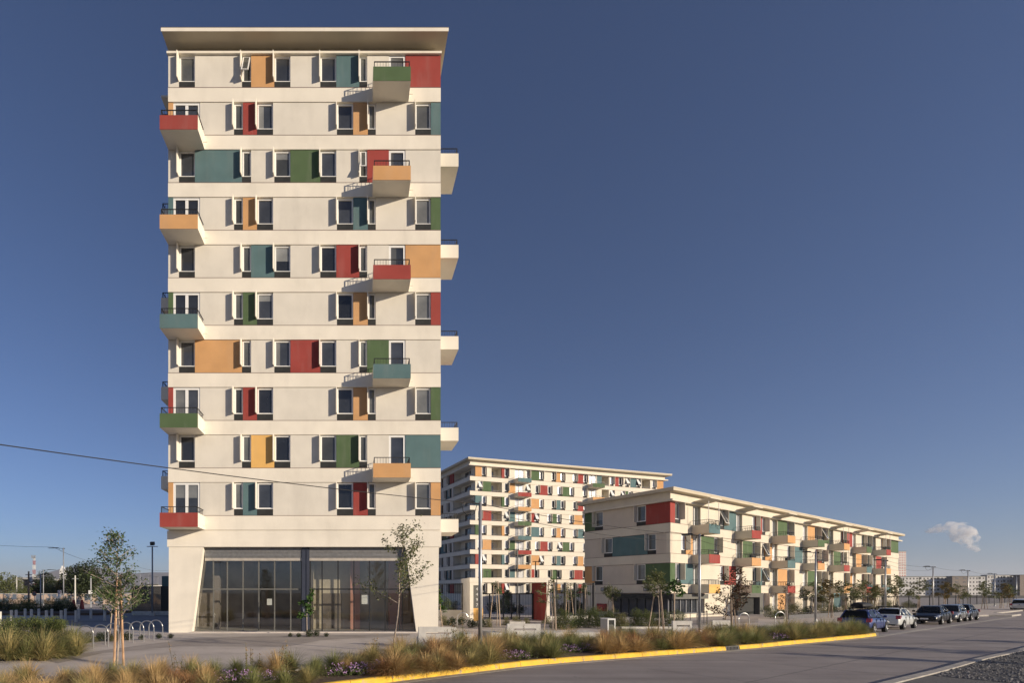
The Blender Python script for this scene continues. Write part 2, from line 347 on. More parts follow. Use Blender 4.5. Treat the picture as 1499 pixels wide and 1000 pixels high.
# ground-floor shopfront
gy=.50; zsh=Zt(820.8); ztop=Zt(801)-.004
sf=MB()
def shutter(u0,u1,shadow=0):
    b=MB(); n=8; z0,z1=Zt(816.8),ztop; dz=(z1-z0)/n
    pts=[(gy-.1,z0)]
    for i in range(n):
        z=z0+i*dz; pts+=[(gy-.15,z+dz*.25),(gy-.15,z+dz*.7),(gy-.1,z+dz*.98)]
    pts+=[(gy+.1,z1),(gy+.1,z0)]
    b.prism(pts,'x',u0,u1); s=TF.build(b,'roller_shutter',['shutter'])
    c=MB(); c.box(u0,u1,gy-.12,gy+.02,zsh,Zt(816.9)); c.build('bottom_bar','shutter_bar',s)
shutter(U(297),U(441)); shutter(U(452.2),U(604))
b=MB(); b.box(U(441.2),U(452),gy-.2,gy+.2,0.0,ztop); c_=TF.build(b,'steel_column',['navy_metal'])
b=MB(); b.box(U(448),U(449),gy-.24,gy-.202,0.02,ztop); b.build('column_rib','navy_metal',c_)
b=MB(); b.box(U(443),U(444.6),gy-.28,gy-.202,1.2,1.38); b.build('door_handle','steel',c_)
ml=MB(); ml2=MB()
for px in (309,329.6,353,376.5,400,424): ml.box(U(px)-.03,U(px)+.03,gy-.04,gy+.06,.08,zsh)
for px in (284,440.2): ml.box(U(px)-.03,U(px)+.03,gy-.035,gy+.055,.08,zsh-.002)
for px in (470.7,494.4,518,541.3,564.5,586): ml2.box(U(px)-.035,U(px)+.035,gy-.04,gy+.06,.08,zsh)
for px in (453.2,610): ml2.box(U(px)-.03,U(px)+.03,gy-.035,gy+.055,.08,zsh-.002)
for m_,a,b_ in ((ml,280,440.8),(ml2,452.4,612)):
    m_.box(U(a),U(b_),gy-.045,gy+.065,Zt(864),Zt(862)); m_.box(U(a),U(b_),gy-.05,gy+.07,.0,.08)
f1=TF.build(ml,'shopfront_frame',['shade_grey']); f2=TF.build(ml2,'shopfront_frame',['black_metal'])
for f_,a,b_ in ((f1,281,441),(f2,452.2,612)):
    g=MB(); g.add([(U(a),gy,.08),(U(b_),gy,.08),(U(b_),gy,zsh),(U(a),gy,zsh)],[(0,1,2,3)]); g.build('glazing','clear_glass',f_)
# room behind the glass
rm=MB(); zr=Zt(801)-.01
rm.box(U(443),U(443)+.25,gy+.25,DEP-.5,0.05,zr,0)        # added partition, keeps the left bay dark
rm.box(.4,U(443),4.6,4.8,.05,zr,0)
rm.box(2.0,2.4,2.2,2.6,.05,zr,0); rm.box(4.4,4.8,3,3.4,.05,zr,0)
TF.build(rm,'interior_wall',['interior_dark'])  # dark wall colour paints the unlit look of the left bay
rm=MB(); rm.box(U(443)+.26,W-.5,2.7,2.9,.05,zr); rm.box(U(443)+.26,U(443)+.5,1.6,1.9,.05,zr); TF.build(rm,'interior_wall',['interior_beige'])
rm=MB(); rm.box(U(443)+1.0,U(443)+2.2,2.66,2.698,.06,2.3); TF.build(rm,'interior_door',['interior_dark'])
for a,b_,y,m in ((513,527,2.25,'interior_pink'),(569,588,2.2,'interior_pink'),(590,612,2.28,'interior_orange')):
    k2=(D0+y)/D0; ua=((a-CX)*k2*KT)-(246-CX)*KT; ub=((b_-CX)*k2*KT)-(246-CX)*KT
    rm=MB(); rm.box(ua,ub,y,y+.4,.05,zr); TF.build(rm,'interior_column',[m])
fl=MB(); fl.box(.36,U(641)-.34,gy-.3,DEP-.45,0.0,.045); TF.build(fl,'interior_floor',['floor_in'])
for a,z,ww,hh in ((529.5,878.5,.42,.55),(388.5,882,.3,.38)):
    p=MB(); p.box(U(a),U(a)+ww,gy+.016,gy+.02,Zt(z)-hh/2,Zt(z)+hh/2); TF.build(p,'paper_notice',['paper'])
st=MB(); st.box(U(281),U(612),-.35,gy-.055,0,.06); TF.build(st,'door_step',['pave_light'])

# ============================================================ 2. long low-rise
P_=2.78
ALIAS.update(cream='cream_tan_sundim',beige='beige_tan_sundim'); FINC.clear()
ang=math.atan2(.522,.853)
low=thing('apartment_block','long cream four-storey block with coloured balconies in rows beside the street','apartment building',(28.5,46,0),ang)
LR=Fac(low); LL=69.8; LW=8.6
LFc=Fac(low,(0,LW,0),R(-90))
def ul(px,X0=28.5,Y0=46,dx=.853,dy=.522):
    c=px-CX; return (c*Y0-F*X0)/(F*dx-c*dy)
def ulL(px): # along left facade from far end to the corner
    c=px-CX; L_=(c*46-F*28.5)/(F*-.522-c*.853); return LW-L_
zl=[8.68-P_*i for i in range(3)]+[.35]    # panel-zone bottoms of storeys 4,3,2,1
lw=MB()
lw.box(.36,LL-.05,.36,LW-.05,0,11.4)
for i in range(3): lw.box(0,LL,0,LW,zl[i]-.83,zl[i])
# storey tops
PANEL=lambda Fc,u0,u1,z0,z1,c: panel(Fc,u0,u1,z0,z1,CO[c])
cream_piers=MB()
def cp(Fc,u0,u1,z0,z1,c):
    if u1-u0<.02: return
    if c=='w':
        if Fc is LR: lw.box(u0,u1,.04,.36,z0,z1)
        else: 
            b=MB(); b.box(u0,u1,.04,.36,z0,z1); Fc.build(b,'wall_panel',['beige'])  # plain panels of the shaded end wall painted darker to deepen its shade
    else: panel(Fc,u0,u1,z0,z1,CO[c])
rnd=random.Random(3)
gch=lambda: rnd.choice(['glass_dark','glass_curtain','glass_curtain','glass_grey'])
spec={0:['A w t','B w r w','C g w','B o w g','C w r','B w g t','B w o g'],
      1:['C g w','B g w o','C w t','B w r w','C g w','B o w t','C r w'],
      2:['A w r','B w t w','C o w','B g w w','A w o','B w r t','B w t w'],
      3:['X','B w r w','C o w','B w g w','C t w','B w o w','C w w']}
bal=[['teal','red','orange','green','orange','green','red'],['red','orange','teal','orange','red','teal','orange'],['yellow','green','red','teal','orange','red','teal']]
def bays(row):
    z0=zl[row]; z1=z0+1.93 if row<3 else 2.27
    for b_ in range(7):
        u=3.72+8.8*b_; s=spec[row][b_].split(); last=b_==6
        end=u+8.8+.35 if not last else LL
        if s[0]=='X': continue
        cp(LR,u+1.8,u+1.9,z0,z1,'w')
        window(LR,u+.36,u+1.79,z0-.35 if row<3 else 0.05,z1,'glass_curtain' if (b_+row)%2 else 'glass_grey',plinth=0,mull=True,rec=.3,fr=.09,name='balcony_door')
        fl_=dict(fin='r',finlen=.39,plinth=.4 if row<3 else .0)
        if s[0]=='A':
            cp(LR,u+1.9,u+5.7,z0,z1,s[1]); window(LR,u+5.71,u+6.54,z0,z1,gch(),tilt=(row==0 and b_==0),**fl_); cp(LR,u+6.6,end,z0,z1,s[2])
        elif s[0]=='B':
            cp(LR,u+1.9,u+4.2,z0,z1,s[1]); window(LR,u+4.21,u+5.04,z0,z1,gch(),**fl_); cp(LR,u+5.1,u+6.6,z0,z1,s[2])
            window(LR,u+6.61,u+7.34,z0,z1,gch(),tilt=(b_==1 and row in(1,2)) or (b_==3 and row==0),**fl_); cp(LR,u+7.4,end,z0,z1,s[3])
        else:
            cp(LR,u+1.9,u+4.5,z0,z1,s[1]); window(LR,u+4.51,u+5.34,z0,z1,gch(),**fl_); cp(LR,u+5.4,end,z0,z1,s[2])
        if row<3:
            bo=balcony(LR,u,u+2.1,1.5,z0-.83,z0-.0-.02,bal[row][b_],rail=.45,bodymat='shadecream' if 0 else 'cream')
        if row==0:
            h=MB(); h.prism([(-1.7,10.98),(-.02,10.75),(-.02,10.85),(-1.7,11.06)],'x',u-.2,u+2.0); LR.build(h,'balcony_hood',['cream'])
        if row==0 and b_ in (0,4,6) or (row==1 and b_==4):
            e=MB(); zz=z0+.42
            for x,y in ((u+.07,-1.42),(u+2.03,-1.42)): e.box(x-.02,x+.02,y-.02,y+.02,zz,z0+2.1)
            LR.build(e,'enclosure_post',['white_frame'])
for r_ in range(4): bays(r_)
# start of each row (corner to first door)
for row,(a,c1,w0,w1,c2) in enumerate([(0,'r',.88,1.75,'w'),(0,'w',1.95,2.75,'o'),(0,'g',.9,1.75,'t')]):
    z0=zl[row];z1=z0+1.93
    cp(LR,0,w0-.01,z0,z1,c1); window(LR,w0,w1,z0,z1,'glass_curtain' if row else 'glass_grey',fin='r',finlen=.39)
    cp(LR,w1+.06,4.07,z0,z1,c2)
    # left facade
spL=[('g',.02,ulL(870.5),ulL(882.3),'w',ulL(931.5),ulL(945),'r'),('w',.02,ulL(883.8),ulL(896),'t',ulL(947.5),ulL(960),'w'),('o',.02,ulL(870.5),ulL(881.7),'w',ulL(931.5),ulL(944.3),'g')]
for row,(c1,a,w0,w1,c2,w2,w3,c3) in enumerate(spL):
    z0=zl[row];z1=z0+1.93
    for (x0,x1,c) in ((a,w0-.01,c1),(w1+.01,w2-.01,c2),(w3+.01,LW-.03,c3)): 
        cp(LFc,x0,x1,z0,z1,c)
    window(LFc,w0,w1,z0,z1,'glass_grey',fin='l',finlen=.39); window(LFc,w2,w3,z0,z1,'glass_blind' if row==2 else 'glass_grey',fin='l',finlen=.39)
# extra windows at the far end
for row in range(3):
    z0=zl[row]; 
# ground storey
lw.box(0,LL,.02,.35,0,.35); 
lw.box(ul(1032),ul(1071),.03,.36,.35,2.27)
lw.box(ul(1108),12.6+.35,.03,.36,.35,2.27)
# cornice lip, attic and roof
lw.box(-.35,LL+.35,-.35,LW,10.62,10.8); lw.box(.02,LL-.02,.02,LW-.1,10.8,11.5)
LR.build(lw,'wall',['cream'])
g=MB()
for z in zl[:3]:
    g.box(-.012,LL+.01,-.012,.03,z-.001,z+.03); g.box(-.012,.03,.03,LW,z-.001,z+.03)
    g.box(-.008,LL+.01,-.008,.03,z-.86,z-.829); g.box(-.008,.03,.03,LW,z-.86,z-.829)
LR.build(g,'groove_shadow',['flashing'])  # same painted shadow lines on the low-rise bands
lb=MB(); lb.box(0,LW,.025,.5,0,2.24) if 0 else None
# left facade ground floor
e0,e1=ulL(895),LW-.03
g=MB(); g.box(.02,e0,.045,.35,0,2.26); LFc.build(g,'wall_panel',['cream'])
g=MB(); g.box(e0,LW+.3,-.3,.3,1.75,2.2); LFc.build(g,'shop_canopy',['charcoal'])
g=MB(); g.box(0.005,ul(1032),-.3,.3,1.75,2.2); LR.build(g,'shop_canopy',['shade_grey'])
g=MB(); g.box(e0,e1,.30,.34,.05,1.74); LFc.build(g,'shop_glazing',['glass_dark'])
g=MB(); 
for i in range(8): x=e0+(e1-e0)*i/7; g.box(x-.03,x+.03,.22,.29,.05,1.745)
LFc.build(g,'shop_frame',['black_metal'])
g=MB(); g.box(.1,ul(1032),.30,.34,.36,1.745); LR.build(g,'shop_glazing',['glass_dark'])
g=MB()
for i in range(7): x=.1+(ul(1032)-.15)*i/6; g.box(x-.04,x+.04,.2,.29,.36,1.745)
g.box(.1,ul(1032),.21,.285,.355,.42)
LR.build(g,'shop_frame',['lamp_grey'])
# garage portal
ga,gb=ul(1073),ul(1106)
g=MB(); g.box(ga,gb+.5,-.5,.02,1.85,2.3); g.box(gb-.3,gb+.5,-.5,.02,0,1.85); g.box(ga-.2,ga,-.45,.02,0,1.85); LR.build(g,'garage_portal',['shade_grey'])
g=MB(); g.box(ga,gb-.3,-.02,.01,0,1.85); LR.build(g,'garage_door',['charcoal'])
# wall lamps, fire cabinet
for px in (884,947):
    g=MB(); u_=ulL(px); g.box(u_-.22,u_+.22,-.2,0,2.5,2.85,0); g.box(u_-.16,u_+.16,-.23,-.202,2.54,2.8,1); LFc.build(g,'wall_lamp',['dark_fix','lamp_grey'])
g=MB(); u0_,u1_=ulL(875.3),ulL(888); g.box(u0_,u1_,-.22,.04,.45,1.22,0)
fc=LFc.build(g,'fire_hose_cabinet',['red'])
g=MB(); u_=(u0_+u1_)/2
pts=[(u_+.27*math.cos(t*math.pi/8),.83+.27*math.sin(t*math.pi/8)) for t in range(16)]
g.prism(pts,'y',-.27,-.222); g.build('hose_reel','lens_red',fc)
# roof with oversailing eaves
rf=MB(); rf.box(-.51,LL+.9,-.51,LW+.5,11.5,11.72); ro=LR.build(rf,'roof',['soffit'])
rf=MB(); rf.box(-.54,LL+.93,-.54,LW+.53,11.722,11.80); rf.build('roof_edge','cream',ro)
mat('neutral_dark',(.05,.05,.05))

# ============================================================ 3. mid-rise behind
ALIAS.update(cream='cream_sundim',beige='beige_sundim'); FINC.clear()
am=math.atan2(.283,.959)
MX,MY=21.65,96.0
mid=thing('apartment_building','cream nine-storey apartment building with stacked corner loggias behind the entrance portal','apartment building',(MX,MY,0),am)
ML=46.8; MWD=24.0
MR=Fac(mid); MLf=Fac(mid,(0,MWD,0),R(-90))
def um(px): return ul(px,MX,MY,.959,.283)
def umL(px):
    c=px-CX; L_=(c*MY-F*MX)/(F*-.283-c*.959); return MWD-L_
mw=MB(); LG=1.7
mw.box(LG,ML-.05,LG,MWD,0,27.4); mw.box(.36,LG,LG+5.2,MWD,0,27.4)
zm=[24.38-P_*i for i in range(9)]
for z in zm: mw.box(0,ML,0,MWD,z-.80,z)
mw.box(-.4,ML+.4,-.4,MWD,26.35,26.55); mw.box(.04,ML-.04,.04,MWD-.1,26.55,27.35)
mw.box(.04,ML-.04,.04,1.6,0,zm[8]-.8) ; mw.box(.04,1.6,1.6,MWD-.1,0,zm[8]-.8)
rf=MB(); rf.box(-.8,ML+1.0,-.8,MWD+.5,27.35,27.6); ro=MR.build(rf,'roof',['soffit'])
rf=MB(); rf.box(-.83,ML+1.03,-.83,MWD+.53,27.602,27.72); rf.build('roof_edge','cream',ro)
MW={}
def mwin(Fc,u0,w,z0,z1,g,kindstuff=None,tilt=False,wm=.38):
    k=(round(w,2),g,tilt)
    if k not in MW:
        h=z1-z0; b=MB()
        b.box(.08,w-.08,.2,.23,.5,h-.08,0)
        b.box(0,.08,.14,.26,.42,h,1); b.box(w-.08,w,.14,.26,.42,h,1); b.box(.08,w-.08,.14,.26,.42,.5,1); b.box(.08,w-.08,.14,.26,h-.08,h,1)
        b.box(0,w,.05,.3,0,.415,2); b.box(w,w+.06,-.36,.04,.35,h,3)
        if tilt:
            c=[(.05,.10,h-.06),(w-.05,.10,h-.06),(w-.05,-.42,.75),(.05,-.42,.75)]
            c+=[(x,y+.04,z-.02) for x,y,z in c]
            b.add(c,[(0,1,2,3),(7,6,5,4),(0,4,5,1),(1,5,6,2),(2,6,7,3),(3,7,4,0)],1)
        MW[k]=b.mesh('window',[g,'white_frame','charcoal','beige'])
    return place('window',MW[k],Fc.root,Fc.at(u0,0,z0),Fc.rz)
def pier(u0,u1,z0,z1,c):
    if c=='w': mw.box(u0,u1,.04,LG,z0,z1)
    else:
        b=MB(); b.box(u0,u1,.04,.3,z0,z1); MR.build(b,'wall_panel',[CO[c]]); mw.box(u0+.01,u1-.01,.3,LG,z0,z1)
E=['o r g o r','t g o t r','g o t o t','r t o t o']     # even rows: A,B,C,D,E panels
O1=['g o r g','r t r g','o g r g','g t r r']
for i in range(9):
    z0=zm[i]; z1=z0+1.95
    t3=(i%4==3)
    cells=[]
    if i%2==0:
        c=E[(i//2)%4].split()
        cells=[(696,705.5,c[0]),('W',705.6,712.4),(712.5,719.7,'w'),('L',719.7,734.8),(734.8,738.8,c[1]),('W',738.9,744.4),(744.6,752,'w'),('D',752,768),(768,770,'w'),('W',770.1,775.2),
               (775.5,777.8,'w'),(777.9,789.7,c[2]),('W',789.8,796),(796.2,807.6,'w'),('W',807.8,814),(814.3,821,c[3]),('W',821.2,827.3),(827.6,839,'w'),('W',839.2,845.2),(845.5,854.2,c[4]),('W',854.4,859.6),
               (860,861,'w'),('D',861,874),(874.2,881,'t'),('L',881,891.5),(891.5,893.5,'w'),('W',893.6,898),(898.3,900.5,'w'),(900.6,906,'r'),('W',906.2,911),(911.4,915.6,'w'),('W',915.8,920.5),(920.8,922.8,'w'),(922.8,931.8,'t'),('W',932,937),(937.3,939.5,'w'),('L',939.5,952),(952,955,'w'),('W',955.2,960),(960.2,961.5,'w'),(961.6,971.3,'o')]
    else:
        c=O1[(i//2)%4].split()
        if not t3: mids=[('W',783.8,789.6),(789.9,802,c[2]),('W',802.2,808.3),(808.6,816.6,'w'),('W',816.8,823),(823.3,834,c[3]),('W',834.2,840.2),(840.5,853.5,'w'),('W',853.6,859.4)]
        else: mids=[(778,782.6,'r'),('W',782.8,788.8),(789,801.6,'w'),('W',801.8,807.6),(807.8,815.4,'g'),('W',815.6,822),(822.2,833.6,'w'),('W',833.8,839.6),(839.9,853.2,'o' if i==3 else 'r'),('W',853.4,859.4)]
        cells=[(696,699.6,'w'),('W',699.7,705.9),(706,719.3,c[0]),('L',719.3,735),(735,738.8,'w'),('W',738.9,744.4),(744.6,754,c[1]),('D',754,768),(768,770,'w'),('W',770.1,775.2),(775.5,778 if t3 else 783.6,'w')]+mids+\
              [(860,861,'w'),('D',861,874),(874.2,881,'w'),('L',881,891.5),(891.5,893.5,'w'),('W',893.6,898),(898.3,909,'w'),('W',909.2,913),(913.3,920,'g'),('W',920.2,925),(925.3,939,'w'),('L',939.5,952),(952,971.3,'w')]
    for ce in cells:
        if ce[0]=='W':
            if ce[1]>860 and i>2: 
                pier(um(ce[1]),um(ce[2]),z0,z1,'w'); continue
            u0=um(ce[1]); g=rnd.choice(['glass_curtain','glass_curtain','glass_curtain','glass_grey','glass_blind'])
            mwin(MR,u0,round(min(.82,um(ce[2])-u0),1),z0,z1,g,tilt=(rnd.random()<.14)); mw.box(u0,um(ce[2])+.03,.32,LG,z0,z1)
            continue
        if ce[0]=='L': # loggia: recessed glass door and low rail
            u0,u1=um(ce[1]),um(ce[2]); b=MB(); b.box(u0,u0+(u1-u0)*.6,LG-.06,LG-.01,z0,z1-.35,0); b.box(u0+.35,u0+.45,LG-.1,LG-.062,z0,z1-.35,1)
            o=MR.build(b,'loggia_door',['glass_grey','white_frame'])
            b=MB(); b.box(u0,u1,.10,.13,z0+.3,z0+.34)
            for q in range(9): x=u0+(u1-u0)*(q+.5)/9; b.box(x-.012,x+.012,.10,.125,z0,z0+.3)
            b.build('railing','black_metal',o); continue
        if ce[0]=='D':
            u0,u1=um(ce[1]),um(ce[2]); b=MB(); b.box(u0+.3,u1-.1,.2,.24,z0-.4,z1-.15,0)
            for q in (0.3,(u1-u0)/2,u1-u0-.15): b.box(u0+q-.05,u0+q+.05,.1,.198,z0-.4,z1-.1,1)
            MR.build(b,'balcony_door',['glass_curtain','white_frame']); mw.box(u0,u0+.3,.04,LG,z0,z1); mw.box(u0+.3,u1-.1,.3,LG,z0,z1); mw.box(u1-.1,u1,.04,LG,z0,z1); continue
        pier(um(ce[0]),um(ce[1]) ,z0,z1,ce[2])
    # balcony stack
    bc=['teal','red','orange','green','teal','red','orange','teal','green'][i]
    if i<8:
        for pa,pb in ((752,774.5),(860,881.5)):
            if pa>800 and i>2: continue
            ub=um(pa); w_=2.95
            balcony(MR,ub,ub+w_,1.5,z0-.8,z0-.02,(bc if pa<800 else ['green','orange','red'][i]),rail=.35,picket=.4)
    # corner loggia
    b=MB(); b.box(LG-.05,LG-.01,LG+.1,LG+3.2,z0,z1-.25,0); b.box(LG-.09,LG-.052,LG+1.5,LG+1.6,z0,z1-.25,1); b.box(.07,.10,.2,LG+4.8,z0+.3,z0+.34,2)
    for q in range(14): y=.2+q*.45; b.box(.07,.095,y-.012,y+.012,z0,z0+.3,2)
    MR.build(b,'corner_loggia',['glass_grey','white_frame','black_metal'])
    # shaded flank
    if i in (0,1,2,3,4,5,6,7):
        pass
cols=['orange','teal','green','red','orange','teal']
fw=MB()
for i in range(9):
    z0=zm[i]; z1=z0+1.95
    v=.02; VW=MWD-LG-5.2
    spots=[VW-2.2,VW-5.2,VW-7.0,VW-10,VW-11.8,VW-14.5] if i%2==0 else [VW-1.4,VW-3.4,VW-6.4,VW-8.4,VW-11.4,VW-14]
    mw2=MB(); prev=.02
    for q,s_ in enumerate(sorted(spots)):
        if s_>prev: 
            b_=MB(); cc='beige' if (q+i)%3 else cols[(q*2+i)%6]
            b_.box(prev,s_-.002,.04,.3,z0,z1); MLf.build(b_,'wall_panel',[cc])
        fw.box(s_,s_+.75,.06,.3,z0,z0+.4,1); fw.box(s_,s_+.75,.16,.3,z0+.402,z1,0); fw.box(s_-.06,s_-.003,-.34,.04,z0+.35,z1,2)
        prev=s_+.752
    b_=MB(); b_.box(prev,VW,.04,.3,z0,z1); MLf.build(b_,'wall_panel',['beige' if i%4 else 'red'])
tag(MLf.build(fw,'flank_windows',['glass_dark','charcoal','beige']),kind='stuff')
MR.build(mw,'wall',['cream'])
g=MB()
for z in zm: g.box(-.012,ML+.01,-.012,.03,z-.001,z+.045); g.box(-.012,.03,.03,MWD,z-.001,z+.045)
MR.build(g,'groove_shadow',['flashing'])  # dark strips painted for the band-edge shadows

ALIAS.clear()
# ============================================================ 4. ground, road, kerbs
S0=Vector((30,29.2,0)); UU=Vector((.853,.522,0)); NN=Vector((-.522,.853,0))
def ST(s,t,z=0): p=S0+UU*s+NN*t; return Vector((p.x,p.y,z))
def sheet(name,pts,z,m,th=None,kind='structure'):
    b=MB(); n=len(pts)
    if th: b.prism([(p[0],p[1]) for p in pts],'z',z-th,z)
    else: b.add([(p[0],p[1],z) for p in pts],[tuple(range(n))])
    return tag(b.build(name,[m]),kind=kind)
def smooth_line(pts,n=6):
    out=[]
    for i in range(len(pts)-1):
        p0=pts[max(i-1,0)];p1=pts[i];p2=pts[i+1];p3=pts[min(i+2,len(pts)-1)]
        for k in range(n):
            t=k/n; out.append(.5*((2*p1)+(p2-p0)*t+(2*p0-5*p1+4*p2-p3)*t*t+(3*p1-p0-3*p2+p3)*t*t*t))
    return out+[pts[-1]]
b=MB(); b.add([(-9000,-3000,-.17),(9000,-3000,-.17),(9000,12000,-.17),(-9000,12000,-.17)],[(0,1,2,3)])
tag(b.build('ground',['ground']),kind='structure')
kerb=[(-14,2.2),(-6,8.9),(-1.5,12.4),(1.58,14.6),(3.86,16.05),(6.1,17.45),(9.8,19.2),(13.3,20.75),(17.7,22.75),(21.05,24.5),(24.4,26.2),(27.7,27.95),(30.2,29.4)]
yk=[Vector((x,y,0)) for x,y in kerb]
bay=[ST(1.2,1.0),ST(1.8,2.1),ST(3,2.3),ST(20,2.3),ST(41,2.3),ST(43.5,1.6),ST(44.5,.2),ST(50,.2),ST(51,1.6),ST(53,2.3),ST(75,2.3),ST(300,2.3)]
edge=yk+bay
ys=smooth_line(yk,5)
plaza=[p+Vector((-.5,.86,0))*.13 for p in ys]+bay+[ST(300,60),Vector((60,140,0)),Vector((-60,140,0)),Vector((-60,2.2,0))]
# split plaza in two convex-ish sheets is not needed: one n-gon
sheet('plaza',plaza,0,'pave',.16)
road=[ST(-60,-7.2),ST(300,-7.2),ST(300,2.4),ST(44,2.4),ST(-8,3.0),ST(-60,6)]
sheet('road',road,-.15,'road')
# slab joints of the road
jb=MB()
for s in range(-44,120,5):
    a,b2=ST(s,-5.6,-.146),ST(s+.03,-5.6,-.146); c,d=ST(s+.03,-.05,-.146),ST(s,-.05,-.146); jb.add([a,b2,c,d],[(0,1,2,3)])
for t in (-2.9,):
    jb.add([ST(-60,t,-.1455),ST(120,t,-.1455),ST(120,t+.03,-.1455),ST(-60,t+.03,-.1455)],[(0,1,2,3)])
tag(jb.build('road_joints',['concrete_dark']),kind='structure')
def strip(name,line,w0,w1,z0,z1,m,chunk=None):
    b=MB(); n=len(line)
    offs=[]
    for i in range(n):
        d=(line[min(i+1,n-1)]-line[max(i-1,0)]).normalized(); offs.append(Vector((-d.y,d.x,0)))
    for i in range(n-1):
        a0,a1=line[i]+offs[i]*w0,line[i]+offs[i]*w1; b0,b1=line[i+1]+offs[i+1]*w0,line[i+1]+offs[i+1]*w1
        vs=[Vector((p.x,p.y,z)) for z in (z0,z1) for p in (a0,b0,b1,a1)]
        b.add(vs,[(0,3,2,1),(4,5,6,7),(0,1,5,4),(1,2,6,5),(2,3,7,6),(3,0,4,7)])
    return tag(b.build(name,[m],bevel=0),kind='structure')
def dense(line,step):
    out=[]
    for a,b2 in zip(line,line[1:]):
        n=max(1,int((b2-a).length/step))
        for i in range(n): out.append(a+(b2-a)*(i/n))
    return out+[line[-1]]
# kerb stones with small gaps, painted yellow
kb=MB(); tot=dense(ys,1.0)
acc=[tot[0]]
for p in tot[1:]:
    if (p-acc[-1]).length>=.98: acc.append(p)
dr_i=None
for i in range(len(acc)-1):
    a,c=acc[i],acc[i+1]; d=(c-a).normalized(); o=Vector((-d.y,d.x,0)); a=a+d*.008; c=c-d*.008
    mid_=(a+c)/2
    if abs((mid_.x/mid_.y)-(1080-520)/F)<.018: dr_i=(a,c,d,o); continue
    h=.006*math.sin(i*1.7)
    prof=[(-.03,-.16),(.0,.0+h),(.03,.022+h),(.15,.022+h),(.15,-.16)]
    vs=[p+o*q[0]+Vector((0,0,q[1])) for p in (a,c) for q in prof]; n=5
    kb.add(vs,[tuple(range(n-1,-1,-1)),tuple(range(n,2*n))]+[(j,(j+1)%n,(j+1)%n+n,j+n) for j in range(n)])
tag(kb.build('kerb',['kerb_yellow']),kind='structure')
if dr_i:
    a,c,d,o=dr_i; dg=MB(); L_=(c-a).length
    ang_=math.atan2(d.y,d.x)
    dg.box(0,L_,.0,.15,-.02,.02); dg.box(0,L_,.1,.15,-.16,-.02); dg.box(0,.06,0,.1,-.16,-.02); dg.box(L_-.06,L_,0,.1,-.16,-.02)
    for q in range(9): x=.08+(L_-.16)*q/8; dg.box(x-.018,x+.018,.0,.03,-.15,-.02)
    g_=dg.build('storm_drain',['concrete_dark'],None,a,ang_); tag(g_,'dark concrete storm drain inlet breaking the yellow kerb','drain')
strip('gutter',ys,-.33,-.035,-.16,-.145,'kerb')
strip('kerb',[edge[i] for i in range(len(yk)-1,len(edge))],-.02,.16,-.16,.02,'kerb')
strip('gutter',dense([ST(.6,0),ST(43.8,0)],3),-.16,.16,-.16,-.144,'kerb')
strip('gutter',dense([ST(51,0),ST(120,0)],3),-.16,.16,-.16,-.144,'kerb')
med=[Vector((x,y,0)) for x,y in ((-6,2.6),(6,9.05),(14.6,13.95),(18.4,16.1),(22.9,18.75),(29.1,22.2),(45,31.6),(90,59),(200,126))]
strip('kerb',smooth_line(med,4),-.22,0,-.16,-.06,'kerb')
ml_=[p+Vector((.5,-.86,0))*.2 for p in med]
sheet('median',ml_+[Vector((260,60,0)),Vector((60,-20,0)),Vector((-6,-20,0))],-.10,'gravel_base',.06)
# loose gravel
gr=MB(); rg=random.Random(5)
def rock(p,r):
    a=[rg.uniform(.6,1.2) for _ in range(6)]; t=rg.uniform(0,3.14)
    c,s=math.cos(t),math.sin(t)
    vs=[(r*a[0],0,0),(-r*a[1],0,0),(0,r*a[2],0),(0,-r*a[3],0),(0,0,r*a[4]*.8),(0,0,-r*.4)]
    vs=[(p[0]+x*c-y*s,p[1]+x*s+y*c,p[2]+z) for x,y,z in vs]
    gr.add(vs,[(0,2,4),(2,1,4),(1,3,4),(3,0,4),(2,0,5),(1,2,5),(3,1,5),(0,3,5)])
for _ in range(15000):
    s=rg.uniform(0,1)**1.6*42-18.5; t=-rg.uniform(5.35,13)
    p=ST(s,t,-.09)
    # keep to the median side of its kerb
    px=CX+F*p.x/p.y; 
    if px>1560 or px<1180: continue
    k=None
    for a,c in zip(med,med[1:]):
        if a.x<=p.x<=c.x: k=a.y+(c.y-a.y)*(p.x-a.x)/(c.x-a.x)
    if k is None or p.y>k-.28: continue
    rock(p,rg.uniform(.018,.05)*(1 if p.y<22 else 1.4))
tag(gr.build('gravel',['stone']),kind='stuff',label='grey loose gravel spread over the median beside the road',cat='gravel')
# planting bed soil
bback=[G(-160,1010),G(0,1003),G(250,992),G(400,985),G(480,978),G(560,965),G(700,950),G(850,945),G(1000,938),G(1150,930),G(1255,926.5)]
bfront=[p+Vector((-.5,.86,0))*.155 for p in ys[5:]]
bed=[Vector((p.x,p.y,0)) for p in bfront]+[Vector((p.x,p.y,0)) for p in reversed(bback)]
sheet('planting_soil',bed,.012,'soil')
strip('bed_edging',smooth_line([Vector((p.x,p.y,0)) for p in bback],4),-.04,.06,-.01,.05,'concrete')
def gp(l,z): return [G(x,y,0) for x,y in l]
sheet('asphalt_path',gp([(150,957),(262,947),(420,947.5),(470,938),(560,933),(600,931),(600,928.5),(540,930),(420,931),(300,934),(262,938),(120,957),(70,968),(85,972)],0),.005,'asphalt_path')
sheet('paving_band',gp([(250,929.2),(640,928.2),(640,925.4),(250,926)],0),.006,'pave_light')
sheet('parking_asphalt',gp([(98,915.5),(150,918.5),(246,924.6),(330,925),(330,890),(246,889),(140,889),(60,897)],0),.005,'road')
